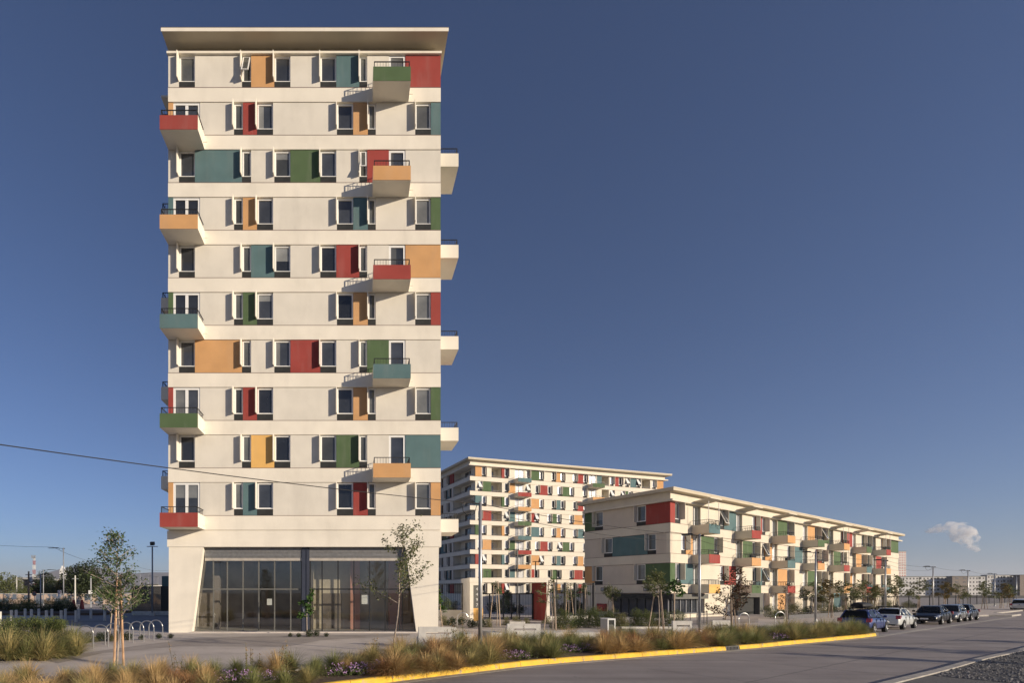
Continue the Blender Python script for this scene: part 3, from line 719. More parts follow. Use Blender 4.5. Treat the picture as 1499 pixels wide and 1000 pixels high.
sheet('forecourt',gp([(645,920),(900,920),(1000,917),(1110,912),(1110,906),(1000,909),(900,911),(645,912)],0),.005,'asphalt_path')
sheet('road_far',[(-80,60,0),(-18,60,0),(-18,72,0),(-80,72,0)],.007,'road')
wl=MB()
for i in range(5):
    x=-21+i*2.6; wl.box(x,x+.1,43,48,.009,.012)
tag(wl.build('parking_lines',['road_line']),kind='structure')
b=MB(); b.box(-60,-26,52,60,0,.25); tag(b.build('dry_verge',['soil']),kind='structure')

# ============================================================ 5. vegetation kit
def leafquad(mb,p,r,s,mi=0):
    a=Vector((r.uniform(-1,1),r.uniform(-1,1),r.uniform(-.7,.7))).normalized()
    b=a.cross(Vector((r.uniform(-1,1),r.uniform(-1,1),r.uniform(-1,1)))).normalized()
    l=s*r.uniform(.7,1.3); p=Vector(p)
    mb.add([p-a*l,p+b*l*.45,p+a*l,p-b*l*.45],[(0,1,2,3)],mi)
def young_tree(seed,h,spread,leafm,ls=.07,nl=1300,clear=.4,stakes=3,stakeh=.6,lean=(0,0),nb=18,up=.9,tr=.035,stakem='stake',barkm='bark_pale',droop=0,stakelean=.12,name='staked_tree',side=None):
    r=random.Random(seed); root=bpy.data.objects.new(name,None); C.objects.link(root)
    tm=MB(); lm=MB()
    def trunk(z): 
        k=z/h; return Vector((lean[0]*k**1.6+.05*math.sin(z*2+seed),lean[1]*k+.04*math.cos(z*1.7+seed),z))
    tm.tube([trunk(h*i/9) for i in range(10)],tr,8,r2=.008)
    lv=[]
    for i in range(nb):
        k=clear+(1-clear)*((i+.5)/nb)**.9; z=k*h*.97; az=r.uniform(0,6.283) if side is None else r.gauss(side,1.3)
        L=spread*r.uniform(.65,1.15)*(1-.62*(k-clear)/(1-clear)); el=up*r.uniform(.6,1.2)
        p=trunk(z); d=Vector((math.cos(az)*math.cos(el),math.sin(az)*math.cos(el),math.sin(el))); pts=[p]
        for q in range(5):
            d=(d+Vector((r.uniform(-.18,.18),r.uniform(-.18,.18),r.uniform(-.05,.12)-droop*.35))).normalized(); p=p+d*L/5; pts.append(p)
        tm.tube(pts,.013,5,r2=.004,cap=False); lv.append((pts,L))
        for q in (2,3,4):
            d2=(pts[q]-pts[q-1]).normalized()+Vector((r.uniform(-.8,.8),r.uniform(-.8,.8),r.uniform(-.1,.7)-droop*.5)); d2.normalize()
            tp=[pts[q],pts[q]+d2*L*.22,pts[q]+d2*L*.4+Vector((0,0,-.04*droop))]; tm.tube(tp,.006,4,r2=.003,cap=False); lv.append((tp,L*.5))
    lv.append(([trunk(h*.8),trunk(h*.9),trunk(h*1.02)],spread*.7))
    tot=sum(l for _,l in lv)
    for pts,L in lv:
        for _ in range(int(nl*L/tot)):
            f=r.uniform(.12,1)*(len(pts)-1); i=min(int(f),len(pts)-2); p=pts[i].lerp(pts[i+1],f-i)
            j=.05+.03*spread
            leafquad(lm,p+Vector((r.gauss(0,j),r.gauss(0,j),r.gauss(0,j))),r,ls)
    tm.build('trunk',barkm,root,smooth=True); lm.build('crown',leafm,root)
    for q in range(stakes):
        a=q*6.283/max(stakes,1)+seed; hh=h*stakeh*r.uniform(.93,1.05); bx,by=stakelean*2.2*math.cos(a),stakelean*2.2*math.sin(a)
        s=MB(); s.tube([(bx,by,-.05),(bx*.35,by*.35,hh)],.028,7); s.build('stake',stakem,root)
    if stakes:
        s=MB(); s.tube([trunk(h*stakeh*.9)+Vector((0,0,-.03)),trunk(h*stakeh*.9)+Vector((0,0,.03))],.075,8); s.build('tree_tie','tie',root)
    return root
def put(root,px=None,py=None,loc=None,rz=0,sc=1,label=None,cat='tree',group=None,first=[]):
    if root in first or root.get('used'): o=copy_tree(root)
    else: o=root
    root['used']=True
    if 'used' in o and o is not root: del o['used']
    p=G(px,py) if loc is None else Vector(loc)
    o.location=p; o.rotation_euler=(0,0,rz); o.scale=(sc,sc,sc); 
    return tag(o,label,cat,group)
protos=[]
def proto(*a,**k):
    o=young_tree(*a,**k); protos.append(o); return o
# foreground staked trees
T1=young_tree(17,4.25,1.2,'leaf',.05,2500,clear=.33,stakes=4,stakeh=.66,nb=36,up=.66,stakem='stake_orange',stakelean=.09,name='young_tree')
put(T1,loc=(-7.62,16.4,0),label='young leafy tree tied to orange poles in the grass bed, leftmost of the foreground trees',group='young staked trees')
T2=young_tree(23,4.7,1.5,'leaf_olive',.050,1700,clear=.40,stakes=0,lean=(.4,0),nb=17,up=.75,barkm='bark_pale',name='young_tree',side=.1)
put(T2,loc=(1.45,18.6,0),label='thin sparse-leaved young tree standing before the right-hand shopfront glazing',group='young staked trees')
T3=young_tree(31,2.6,.8,'leaf_bright',.10,520,clear=.55,stakes=2,stakeh=.82,nb=8,up=.5,droop=.9,stakelean=.16,name='young_tree')
put(T3,px=640,py=921.5,rz=.5,label='small drooping staked tree in front of the tower\'s right leg',group='young staked trees')
T3b=young_tree(33,2.6,.5,'leaf_bright',.10,420,clear=.38,stakes=0,nb=9,up=.3,droop=.5,lean=(.3,0),name='young_tree')
put(T3b,px=448,py=931,label='slender leaning sapling growing beside the dark blue shopfront column',group='young staked trees')
T4=young_tree(41,2.9,.9,'leaf',.07,500,clear=.5,stakes=3,stakeh=.8,nb=10,up=.6,stakelean=.13,stakem='bark_pale',name='young_tree')
put(T4,px=169,py=939.5,label='young tree with white-painted stakes just behind the bicycle racks',group='young staked trees')
A_=young_tree(51,3.1,1.05,'leaf_olive',.07,260,clear=.55,stakes=3,stakeh=.98,nb=7,up=.3,droop=.4,stakelean=.2,name='young_tree',side=3.3)
put(A_,px=808,py=930,label='nearly bare tree with three tall pale stakes beside the red portal wall',group='young staked trees')
put(A_,px=832,py=910,rz=1,sc=1.0,label='nearly bare staked tree behind the fence just right of the portal',group='young staked trees')
B_=young_tree(57,3.1,.8,'leaf_bright',.07,200,clear=.7,stakes=3,stakeh=.98,nb=5,up=.3,droop=.3,stakelean=.22,name='young_tree')
put(B_,px=855.5,py=915,rz=2,sc=.95,label='pale tripod-staked tree left of the red hose cabinet',group='young staked trees')
put(B_,px=727,py=917,rz=.3,sc=1.02,label='leafless-looking sapling with white poles in front of the black portal gate',group='young staked trees')
D_=young_tree(63,3.35,1.15,'leaf_olive',.065,1100,clear=.62,stakes=3,stakeh=.74,nb=12,up=.6,stakelean=.24,name='young_tree')
put(D_,px=964,py=932,rz=.4,label='small-crowned tree with splayed pole tripod left of the slotted bench by the shop',group='young staked trees')
put(D_,px=895,py=916,rz=2.4,sc=.8,label='low bushy sapling in front of the dark shop window beneath the wall lamp',group='young staked trees')
E_=young_tree(67,3.2,1.0,'leaf_bright',.16,170,clear=.78,stakes=2,stakeh=.95,nb=10,up=.25,droop=.7,stakelean=.12,name='young_tree')
put(E_,px=987,py=919,label='palm-like drooping tree on two stakes at the corner of the long block',group='young staked trees')
H_=young_tree(71,3.6,1.35,'leaf_red',.07,1300,clear=.25,stakes=3,stakeh=.62,nb=20,up=.45,barkm='bark',stakelean=.16,name='young_tree')
put(H_,px=1070,py=928,rz=.3,label='broad dark reddish tree beside the garage entrance, right of the second lamp post',group='young staked trees')
I_=young_tree(73,3.0,.6,'leaf_red',.06,260,clear=.35,stakes=2,stakeh=.8,nb=12,up=.5,stakelean=.35,stakem='bark_pale',name='young_tree')
put(I_,px=1151,py=914,rz=.2,label='thin leafless sapling among pale poles in front of the railing fence',group='young staked trees')
J_=young_tree(77,3.5,1.5,'leaf_olive',.09,1000,clear=.42,stakes=2,stakeh=.55,nb=16,up=.3,droop=.25,barkm='bark',name='young_tree')
K_=young_tree(79,3.2,1.2,'leaf_autumn',.09,800,clear=.4,stakes=2,stakeh=.55,nb=14,up=.4,droop=.2,barkm='bark',name='young_tree')
for px,py,o_,rz,sc,lb in ((1192,904,J_,0,.95,'spreading umbrella-shaped tree just left of the third lamp post'),(1216,905,K_,1,1.1,'reddish multi-stemmed tree behind the blue car\'s rear'),
    (1238,901,J_,2,1.0,'olive tree behind the blue car\'s roof box'),(1266,899,J_,3,1.05,'olive tree behind the silver car\'s windscreen'),
    (1283,897,K_,2,1.0,'yellowing tree just left of the fourth lamp post'),(1312,897,J_,4,1.2,'wide tree at the far corner of the long block'),
    (1345,895,J_,5,1.1,'bushy tree directly behind the black car'),(1383,893,K_,3,1.15,'thin yellowing tree between the fifth and sixth lamp posts'),
    (1403,892,J_,1.5,1.0,'low dark tree behind the grey parked car'),(1441,892,J_,.7,1.1,'round tree between the sixth and seventh lamp posts'),
    (1466,891,K_,4,1.15,'brownish tree right of the seventh lamp post'),(1478,890,J_,3.6,1.0,'olive tree left of the white pickup')):
    put(o_,px=px,py=py,rz=rz,sc=sc,label=lb,group='street trees along the far pavement')
def cloud_plant(seed,h,r,leafm,n,ls,name='background_tree',trunk=True,clumps=9,zlow=.25,part='crown'):
    q=random.Random(seed); lm=MB(); cl=[]
    for i in range(clumps):
        a=q.uniform(0,6.283); k=q.random()**.5*r*.62; z=h*(zlow+q.uniform(.1,.75)*(1-zlow)); cl.append((Vector((k*math.cos(a),k*math.sin(a),z)),r*q.uniform(.32,.55)))
    cl.append((Vector((0,0,h*.8)),r*.42))
    for i in range(n):
        c,rr=cl[i%len(cl)]; d=Vector((q.gauss(0,1),q.gauss(0,1),q.gauss(0,.85))).normalized()*rr*(.45+.6*q.random()**.6)
        p=c+d
        if p.z<.03: p.z=.03+q.random()*.1
        leafquad(lm,p,q,ls)
    root=bpy.data.objects.new(name,None); C.objects.link(root)
    tm=MB(); tm.tube([(0,0,-.02),(.05,.03,h*.35),(0,0,h*.75)],max(.02,h*.022),7,r2=h*.006)
    for i in range(5):
        c=cl[i][0]; tm.tube([(0,0,h*.25),(c.x*.5,c.y*.5,h*.4+c.z*.1),tuple(c)],h*.011,5,r2=h*.003,cap=False)
    tm.build('trunk' if trunk else 'stem','bark',root); lm.build(part,leafm,root)
    return root
BT=[cloud_plant(101,7.5,3.9,'leaf_dark',3600,.20),cloud_plant(102,7.2,3.6,'leaf_olive',3400,.19,clumps=12),cloud_plant(103,6.5,3.4,'leaf_autumn',2400,.2),cloud_plant(104,6.0,1.9,'leaf_red',800,.16,zlow=.6)]
for px,py,b_,rz,sc,lb in ((8,883,1,0,1.0,'broad green tree at the far left edge behind the painted wall'),(33,884,1,2,.55,'small round green tree in front of the dark store'),
    (68,882.5,0,1,.95,'dark rounded tree left of the white spire'),(80,883,1,3,.72,'green tree just below the white spire'),
    (101,883,2,2,.9,'yellow-green tree behind the rectangular road sign'),(112,884,0,4,1.12,'dark tall tree right of the yellow-green one'),
    (128,884.5,0,2.5,1.18,'largest dark evergreen beside the pole with a white box'),(134,884,3,0,1.25,'reddish wispy tree rising over the dark evergreens'),
    (157,886,1,5,.6,'low tree seen through the young tree\'s crown'),(208,888,0,3,.5,'squat dark tree behind the picket fence')):
    put(BT[b_],px=px,py=py,rz=rz,sc=sc,label=lb,group='trees beyond the bollards')
# shrubs
SB=[cloud_plant(111,1.25,.75,'shrub',3200,.030,'shrub',False,10,.05,'foliage'),cloud_plant(112,1.0,.7,'shrub_olive',2800,.030,'shrub',False,9,.05,'foliage'),
    cloud_plant(113,.75,.6,'leaf_dark',900,.05,'shrub',False,8,.05,'foliage'),cloud_plant(114,1.4,.5,'shrub',2200,.030,'shrub',False,8,.1,'foliage')]
rs=random.Random(9)
i=0
for px,py,k,sc in ((-20,962,0,1.05),(8,958,0,1.0),(32,964,1,1.0),(30,948,3,.95),(52,952,3,1.0),(60,963,0,.85),(78,955,3,1.02),(92,960,1,.8),(102,955,1,.75),(-5,946,1,1.1),(64,942,0,.9),(90,946,3,.85),(44,938,1,.9),(12,938,0,.9),(110,952,1,.5),(74,930,1,.8)):
    put(SB[k],px=px,py=py,rz=rs.uniform(0,6),sc=sc*1.05,label=('tall feathery' if k in(0,3) else 'rounded olive-tinged')+' green shrub in the raised bed left of the bicycle racks',cat='shrub',group='shrubs in the left planting bed')
for px,py,k,sc in ((120,943,1,.55),(133,941,1,.5),(146,940,2,.6),(158,939,2,.6),(170,940,1,.5),(186,938,2,.55),(207,937.5,2,.35),(232,935.6,2,.35),(250,935.4,2,.33)):
    put(SB[k],px=px,py=py,rz=rs.uniform(0,6),sc=sc,label='low shrub growing in the narrow bed behind the bicycle racks',cat='shrub',group='low shrubs behind the bicycle racks')
for px,py,k,sc in ((425,933,2,.28),(437,933.5,2,.3),(452,933,2,.5),(463,932.5,2,.45),(478,933,2,.3)):
    put(SB[k],px=px,py=py,rz=rs.uniform(0,6),sc=sc,label='low weedy plant at the foot of the tower beside the dark column',cat='plant',group='weeds in front of the shopfront')
for px,py,k,sc in ((650,916,1,.7),(662,917,2,.8),(675,916,2,.75),(690,920,2,.8),(705,919,2,.8),(716,919,1,.6),(742,916,1,.6),(757,914,1,.6),(770,915,1,.5),
                   (817,922,1,.9),(829,923,0,.95),(842,921,2,.9),(850,917,0,.95),(862,920,0,1.1),(874,918,0,1.1),(886,921,0,1.0),(900,916,0,.95),(912,918,1,.9),(930,917,0,1.0),(944,918,0,.95),(955,917,1,.9),(975,918,0,.9),(990,917,0,.9),(820,913,0,.9),(800,914,1,.6)):
    put(SB[k],px=px,py=py,rz=rs.uniform(0,6),sc=sc,label='green shrub in the mid-ground beds between the portal and the long block',cat='shrub',group='shrubs in the middle beds')
for k in range(20):
    s=k*2.1; lp=LR.at(7+s*1.15,-4.6-.4*rs.random(),0); w=low.matrix_world if 0 else Matrix.Translation((28.5,46,0))@Matrix.Rotation(ang,4,'Z')
    p=w@Vector((lp.x,lp.y,0.0))
    put(SB[(0,2,1)[k%3]],loc=(p.x,p.y,.1),rz=rs.uniform(0,6),sc=rs.uniform(.85,1.15),label='hedge shrub inside the railing fence before the long block',cat='shrub',group='hedge shrubs behind the railing fence')
for px,py,k,sc in ((650,899,0,1.5),(665,898,1,1.4),(735,899,0,1.6),(722,897,2,1.6),(748,899,2,1.5),(762,899,2,1.3),(744,896,3,2.0),(815,899,1,1.3),(828,899,2,1.7),(840,898,2,2.0),(850,899,2,1.5),(838,896,3,2.0)):
    put(SB[k],px=px,py=py,rz=rs.uniform(0,6),sc=sc,label='leafy courtyard shrub behind the black gate and fence',cat='shrub',group='courtyard shrubs')
# verge shrubs left
for i in range(16):
    px=-5+i*7.4; put(SB[(2,1,0)[i%3]],px=px,py=897+rs.uniform(-1.5,2),rz=rs.uniform(0,6),sc=rs.uniform(1.1,1.8),label='dark scrubby bush on the verge beyond the bollards',cat='bush',group='bushes beyond the bollards')
# ornamental grass
def grass(seed,m,n,L,fall,lean=(0,0),plume=0):
    r=random.Random(seed); b=MB()
    for i in range(n):
        az=r.uniform(0,6.283); el=R(r.uniform(28,86)); l=L*r.uniform(.6,1.15); w=r.uniform(.006,.011)
        p=Vector((math.cos(az)*r.random()*.11,math.sin(az)*r.random()*.11,0)); d=Vector((math.cos(az)*math.cos(el)+lean[0],math.sin(az)*math.cos(el)+lean[1],math.sin(el))).normalized()
        sd=Vector((-math.sin(az),math.cos(az),r.uniform(-.4,.4)))*w; vs=[]; k=5
        for q in range(k+1):
            t=1-.85*q/k; vs+=[p-sd*t,p+sd*t]
            d=(d+Vector((0,0,-fall*r.uniform(.5,1.3)*(q+1)/k))).normalized(); p=p+d*l/k
            if p.z<.01: p.z=.01
        b.add(vs,[(2*q,2*q+1,2*q+3,2*q+2) for q in range(k)])
    return b.mesh('grass_clump',[m])
GM={c:[grass(200+i*7+j,m,640,.86,.36 if c!='dry' else .46,lean=((-.12,.25,.1)[i%3],-.15 if i else 0)) for i in range(3)] for j,(c,m) in enumerate((('gold','straw'),('green','grass_green'),('mix','grass_mix'),('dry','grass_dry')))}
from mathutils.geometry import intersect_point_tri_2d
def inpoly(x,y,poly):
    c=False; n=len(poly)
    for i in range(n):
        a,b2=poly[i],poly[i-1]
        if (a[1]>y)!=(b2[1]>y) and x<(b2[0]-a[0])*(y-a[1])/(b2[1]-a[1])+a[0]: c=not c
    return c
FPOS=[(345,1000),(395,1002),(505,990),(535,988),(556,980),(611,985),(683,976),(745,966),(765,966),(832,957),(862,954),(1140,938)]
FV=[G(x,y) for x,y in FPOS]
pts=[]; tries=0; rr=random.Random(77)
while tries<9000:
    tries+=1; s=rr.uniform(-46,0); t=rr.uniform(-3,11); p=ST(s,t)
    if not inpoly(p.x,p.y,bed) or p.y<9: continue
    px=CX+F*p.x/p.y; 
    if px<-90 or px>1275: continue
    if any((p-q).length<.62 or (abs(p.x/p.y-q.x/q.y)<.03 and p.y<q.y) for q in FV): continue
    dmin=.60 if p.y<20 else .58
    if all((p-q).length>dmin for q in pts): pts.append(p)
zones=[(120,'at the far left'),(330,'in front of the bicycle racks and left leg'),(450,'in front of the left shopfront'),(560,'in front of the right shopfront'),(700,'spilling over the kerb before the slotted benches'),(900,'before the entrance portal'),(1060,'around the metal bin and second lamp post'),(1400,'near the parked blue car')]
cw={'gold':'golden straw-coloured','green':'green fine-leaved','mix':'green and straw mixed','dry':'dry reddish-brown'}
ng=0
for p in pts:
    px=CX+F*p.x/p.y; x=rr.random()
    z_=bback and None
    if px<330: c='gold' if x<.62 else ('dry' if x<.75 else ('mix' if x<.9 else 'green'))
    elif px<560: c='green' if x<.42 else ('mix' if x<.75 else 'gold')
    elif px<700: c='gold' if x<.35 else ('dry' if x<.55 else ('mix' if x<.8 else 'green'))
    elif px<880: c='green' if x<.45 else ('mix' if x<.8 else 'gold')
    elif px<1055: c='gold' if x<.35 else ('dry' if x<.65 else ('mix' if x<.85 else 'green'))
    else: c='green' if x<.62 else ('mix' if x<.9 else 'gold')
    if 900<px<1055 and rr.random()<.15: continue
    o=place('grass_clump',rr.choice(GM[c]),None,(p.x,p.y,.01),rr.uniform(-.7,.7)+(0 if c!='green' else rr.uniform(0,6)))
    s_=rr.uniform(.66,1.08)*(.80 if px<560 else 1.0 if px<900 else 1.05); o.scale=(s_,s_,s_*rr.uniform(.85,1.1))
    zn=[z for lim,z in zones if px<lim][0]
    tag(o,cw[c]+' ornamental grass clump '+zn,'grass clump','%s grass clumps %s'%(cw[c],zn)); ng+=1
for i in range(16):
    p=G(-12+i*8.3+rr.uniform(-3,3),(968,961,953)[i%3]-max(0,i-9)*1.2); o=place('grass_clump',rr.choice(GM[('green','mix')[i%2]]),None,(p.x,p.y,.01),rr.uniform(0,6)); s_=rr.uniform(.85,1.2); o.scale=(s_,s_,s_*1.1)
    tag(o,'tall green ornamental grass clump among the shrubs left of the bicycle racks','grass clump','green grass clumps among the left shrubs')
for i in range(9):
    px=565+i*15+rr.uniform(-5,5); yy=992-(px-565)*.105-rr.uniform(0,4); p=G(px,yy,.0); o=place('grass_clump',rr.choice(GM[('dry','gold','mix')[i%3]]),None,(p.x,p.y,.01),rr.uniform(-.5,.5)); o.scale=(.95,.95,.7)
    tag(o,'brown-gold grass clump drooping over the yellow kerb before the slotted benches','grass clump','grass clumps drooping over the yellow kerb')
print('grass clumps',ng)
# tall seed stalks and flowers
fl=MB(); r=random.Random(4)
stm=MB()
def flower_patch(seed,n,rad):
    r=random.Random(seed); root=bpy.data.objects.new('flower_patch',None); C.objects.link(root); a=MB(); b=MB()
    for i in range(n):
        x,y=r.gauss(0,rad*.5),r.gauss(0,rad*.32); h=r.uniform(.08,.40)*r.uniform(.7,1); tx,ty=x+r.uniform(-.06,.06),y+r.uniform(-.06,.06)
        a.tube([(x,y,0),(tx,ty,h)],.004,3,cap=False)
        for q in range(3): leafquad(b,(tx+r.gauss(0,.018),ty+r.gauss(0,.018),h+r.gauss(0,.03)),r,.028)
        for q in range(5): leafquad(a,(x+r.gauss(0,.05),y+r.gauss(0,.05),r.uniform(.02,h*.7)),r,.04)
    a.build('stems','shrub',root); b.build('blossoms','flower',root); return root
FP=[flower_patch(5,90,.55),flower_patch(6,60,.5)]
for px,py,k,sc,lb in ((345,1000,0,.95,'purple flower patch at the bottom edge before the left shopfront'),(395,1002,1,1.0,'purple flower patch beside a green clump at the bottom edge'),
   (505,990,0,1.05,'bright lilac flower patch where the yellow kerb starts'),(535,988,1,1.0,'lilac flowers spilling onto the yellow kerb'),(556,980,1,.8,'small lilac flower patch behind the kerb'),
   (611,985,1,.5,'tiny lilac flowers hanging over the yellow kerb'),(683,976,1,.6,'small lilac flower tuft beside the kerb below the first lamp post'),
   (745,966,0,.95,'lilac flower patch below the second bench'),(765,966,1,.95,'lilac flowers right of the second bench'),(832,957,0,1.0,'pale lilac flowers left of the metal bin'),(862,954,1,.9,'sparse lilac flowers just before the metal bin'),
   (1140,938,0,1.0,'dull pink flower patch along the kerb before the sapling poles')):
    put(FP[k],loc=(G(px,py).x,G(px,py).y,.02),rz=.5,sc=sc*.85,label=lb,cat='flowers',group='lilac flower patches along the kerb')
def stalks(seed,n,h):
    r=random.Random(seed); root=bpy.data.objects.new('tall_weed',None); C.objects.link(root); a=MB(); b=MB()
    for i in range(n):
        x,y=r.gauss(0,.13),r.gauss(0,.1); hh=h*r.uniform(.6,1.1); tx,ty=x+r.uniform(-.2,.2),y+r.uniform(-.1,.1); P_s=[Vector((x,y,0)),Vector(((x+tx)/2,(y+ty)/2,hh*.55)),Vector((tx,ty,hh))]
        a.tube(P_s,.007,4,r2=.003,cap=False)
        for q in range(22): 
            f=r.uniform(.25,1); p=P_s[0].lerp(P_s[2],f); leafquad(b if f>.7 else a,p+Vector((r.gauss(0,.02),r.gauss(0,.02),0)),r,.03)
    a.build('stems','shrub_olive',root); b.build('seed_heads','seed',root); return root
SK=[stalks(3,7,1.0),stalks(8,4,1.2)]
for px,py,k,sc,lb in ((262,995,1,.85,'dark thin seed stalks between golden clumps before the tower\'s left leg'),(368,990,0,.95,'seed-headed weed in front of the left shopfront'),(410,992,0,1.05,'tall upright seed-headed weed before the blue column'),
   (545,972,0,1.0,'bushy dark seed-headed weed left of the bare tree trunk'),(668,955,0,1.3,'tall leafy weed rising in front of the first slotted bench'),(675,958,1,1.2,'second leafy weed overlapping the first slotted bench'),
   (650,958,0,.95,'spiky pale weed before the left slotted bench'),(752,955,0,.95,'bushy weed in front of the second slotted bench'),(768,950,1,.9,'thin weed over the right end of the second bench'),(1048,940,0,.95,'thin seed stalks right of the second lamp post'),(835,950,1,.9,'thin seed stalks left of the metal bin')):
    put(SK[k],px=px,py=py,rz=rs.uniform(0,6),sc=sc,label=lb,cat='weed',group='tall seed-headed weeds')
PL=None
# ============================================================ 6. street furniture
# benches (seen from behind): slotted back slab, seat block on the far side
def bench(px0,px1,Y,label,arm=False,blockside=None):
    w=(px1-px0)*Y/F; o=thing('bench',label,'bench',(XA(px0,Y),Y,0),0,'pale concrete benches with slotted backs')
    b=MB(); z1=.9; sx0,sx1=w*.2,w*.86
    # slab with a slot
    b.box(0,sx0,0,.12,0.0,z1); b.box(sx1,w,0,.12,0,z1); b.box(sx0,sx1,0,.12,0,.60); b.box(sx0,sx1,0,.12,.68,z1)
    b.build('backrest','concrete',o,bevel=.008)
    b=MB(); b.box(.02,w*.78,.122,.72,0.0,.44); b.build('seat','concrete',o,bevel=.01)
    b=MB(); b.box(w*.14,w*.74,-.03,-.003,.0,.12); b.build('plinth_step','concrete',o)
    b=MB(); b.tube([(.05,.45,.44),(.05,.42,.66),(.05,.2,.7),(.05,.14,.62)],.02,8); b.build('armrest','steel',o)
    return o
bench(612.5,668,21.4,'long slotted concrete bench right of the tower, leftmost of the benches')
bench(742.5,791.5,23.5,'slotted concrete bench in front of the portal gate')
bench(985,1013.5,26,'short slotted concrete bench just left of the second lamp post')
bench(1043,1069,26.4,'slotted concrete bench right of the second lamp post beside the dark tree')
def block(px0,px1,Y,dep,h,label,name='seat_block'):
    b=MB(); b.box(0,(px1-px0)*Y/F,0,dep,0,h); o=b.build(name,['concrete'],None,(XA(px0,Y),Y,0),0,bevel=.012); return tag(o,label,'concrete block')
block(719,735,23.3,1.6,.5,'pale concrete seat block just right of the first lamp post')
block(680,694,23.6,1.2,.42,'pale concrete seat block left of the first lamp post')
block(1014,1020.5,26,.6,.55,'small concrete block at the right end of the short bench')
block(793,878,26.8,1.6,.24,'long low concrete platform left of the metal bin',name='planter_wall')
block(742,769,37,.35,.22,'low concrete planter edge in front of the portal gate',name='planter_wall')
block(812,850,38,.3,.2,'low planter edge before the tall fence posts',name='planter_wall')
block(910,1010,33,.25,.12,'long thin planter edge before the shop railing',name='planter_wall')
# litter bin
o=thing('litter_bin','grey metal litter bin with pale frame and dark opening beside the planter','bin',(12.1,24.4,0))
b=MB(); b.box(0,.38,.03,.72,0,1.06); b.build('body','lamp_grey',o,bevel=.01)
b=MB(); b.box(0,.055,0,.028,0,1.1); b.box(.325,.38,0,.028,0,1.1); b.box(.055,.325,0,.028,1.03,1.1); b.box(0,.38,.03,.72,1.062,1.1); b.build('frame','white_frame',o)
b=MB(); b.box(.06,.32,.005,.028,.05,.78); b.build('door','shade_grey',o)
b=MB(); b.box(.06,.32,.012,.028,.80,1.02); b.build('opening','charcoal',o)
# bicycle racks
def arch():
    b=MB(); w=.38; pts=[(-w,0,-.02),(-w,0,.58)]+[(-w*math.cos(t*math.pi/14),0,.58+w*math.sin(t*math.pi/14)) for t in range(1,14)]+[(w,0,.58),(w,0,-.02)]
    b.tube(pts,.026,10)
    return b.mesh('bike_rack',['steel'])
am_=arch()
lbs=['leftmost','second','third','fourth','fifth','sixth','rightmost']
for i,(px,py) in enumerate(((125,950),(147,947.7),(165,944.8),(184,942),(200,939.8),(215,938),(228,936.4))):
    p=G(px,py); o=place('bike_rack',am_,None,(p.x,p.y,0),R(-14)); o.scale=(1.04,1,1.0)
    tag(o,'arched steel bicycle rack left of the tower, %s of the seven in the row'%lbs[i],'bike rack','arched steel bicycle racks')
for px,py,l in ((1089,919,'arched steel bicycle rack in front of the garage entrance'),(1142,916,'arched steel bicycle rack left of the sapling poles by the railing fence'),(677.5,918,'arched steel bicycle rack by the portal\'s left side')):
    p=G(px,py); o=place('bike_rack',am_,None,(p.x,p.y,0),R(5)); tag(o,l,'bike rack')
# bollards
b=MB(); b.lathe([(.11,-.02),(.11,.74),(.105,.745),(.105,.765),(.11,.77),(.11,.9),(.10,.93),(.03,.94)],seg=16); bm_=b.mesh('bollard',['concrete'])
near=[(0,258),(16.7*7.5,230),(178,227),(345,215),(510,236),(672,236),(835,235),(1150,222)]
far=[(276,206),(426,206),(570,210),(719,208),(865,206),(998,202)]
for g_,row in (('near row',near),('far row',far)):
    for i,(x,y) in enumerate(row):
        p=G(x/7.5,880+y/7.5); o=place('bollard',bm_,None,(p.x,p.y,0)); o.scale=(1,1,1)
        on=['first','second','third','fourth','fifth','sixth','seventh','eighth'][i]
        tag(o,'grey round concrete bollard, %s from the left in the %s'%(on,g_),'bollard','concrete bollards by the left roadway')
# lamps
def lamp(px,Y,h,label,armdir=(-.45,.9),arml=1.15,cat='street lamp',group='grey street lamps along the pavement',r=.075,double=False,mt='galv'):
    o=thing('street_lamp',label,cat,(XA(px,Y),Y,0),0,group)
    b=MB(); b.tube([(0,0,0),(0,0,h)],r,12,r2=r*.75); b.build('pole',mt,o,smooth=True)
    b=MB(); b.lathe([(r*2,0),(r*2,.04),(r*1.4,.06),(r*1.15,.25)],seg=12); b.build('base_collar',mt,o)
    d=Vector((*armdir,0)).normalized(); ra=math.atan2(d.y,d.x)
    b=MB(); b.tube([(-.18,0,h-.12),(arml*.6,0,h-.03)],.03,8); b.build('arm','dark_fix',o,rz=ra)
    b=MB(); x0,x1=arml*.42,arml*1.28; z=h-.02
    b.prism([(x0,z),(x0+.05,z+.07),(x0+.35,z+.085),(x1,z+.03),(x1,z-.005),(x0+.3,z-.03)],'y',-.13,.13); hd=b.build('lamp_head','dark_fix',o,rz=ra)
    b=MB(); b.box(x0+.3,x1-.08,-.1,.1,z-.036,z-.031); b.build('lens','led_glass',hd)
    b=MB(); b.tube([(.12,0,h-.1),(.2,0,h-.42),(.42,0,h-.52),(.6,0,h-.35),(.66,0,h-.06)],.012,6); b.build('cable_loop','cablemat',o,rz=ra)
    b=MB(); b.box(-.2,-.12,-.03,.03,h-.16,h-.04); b.build('cable_clamp','dark_fix',o,rz=ra)
    return o
hp=[]
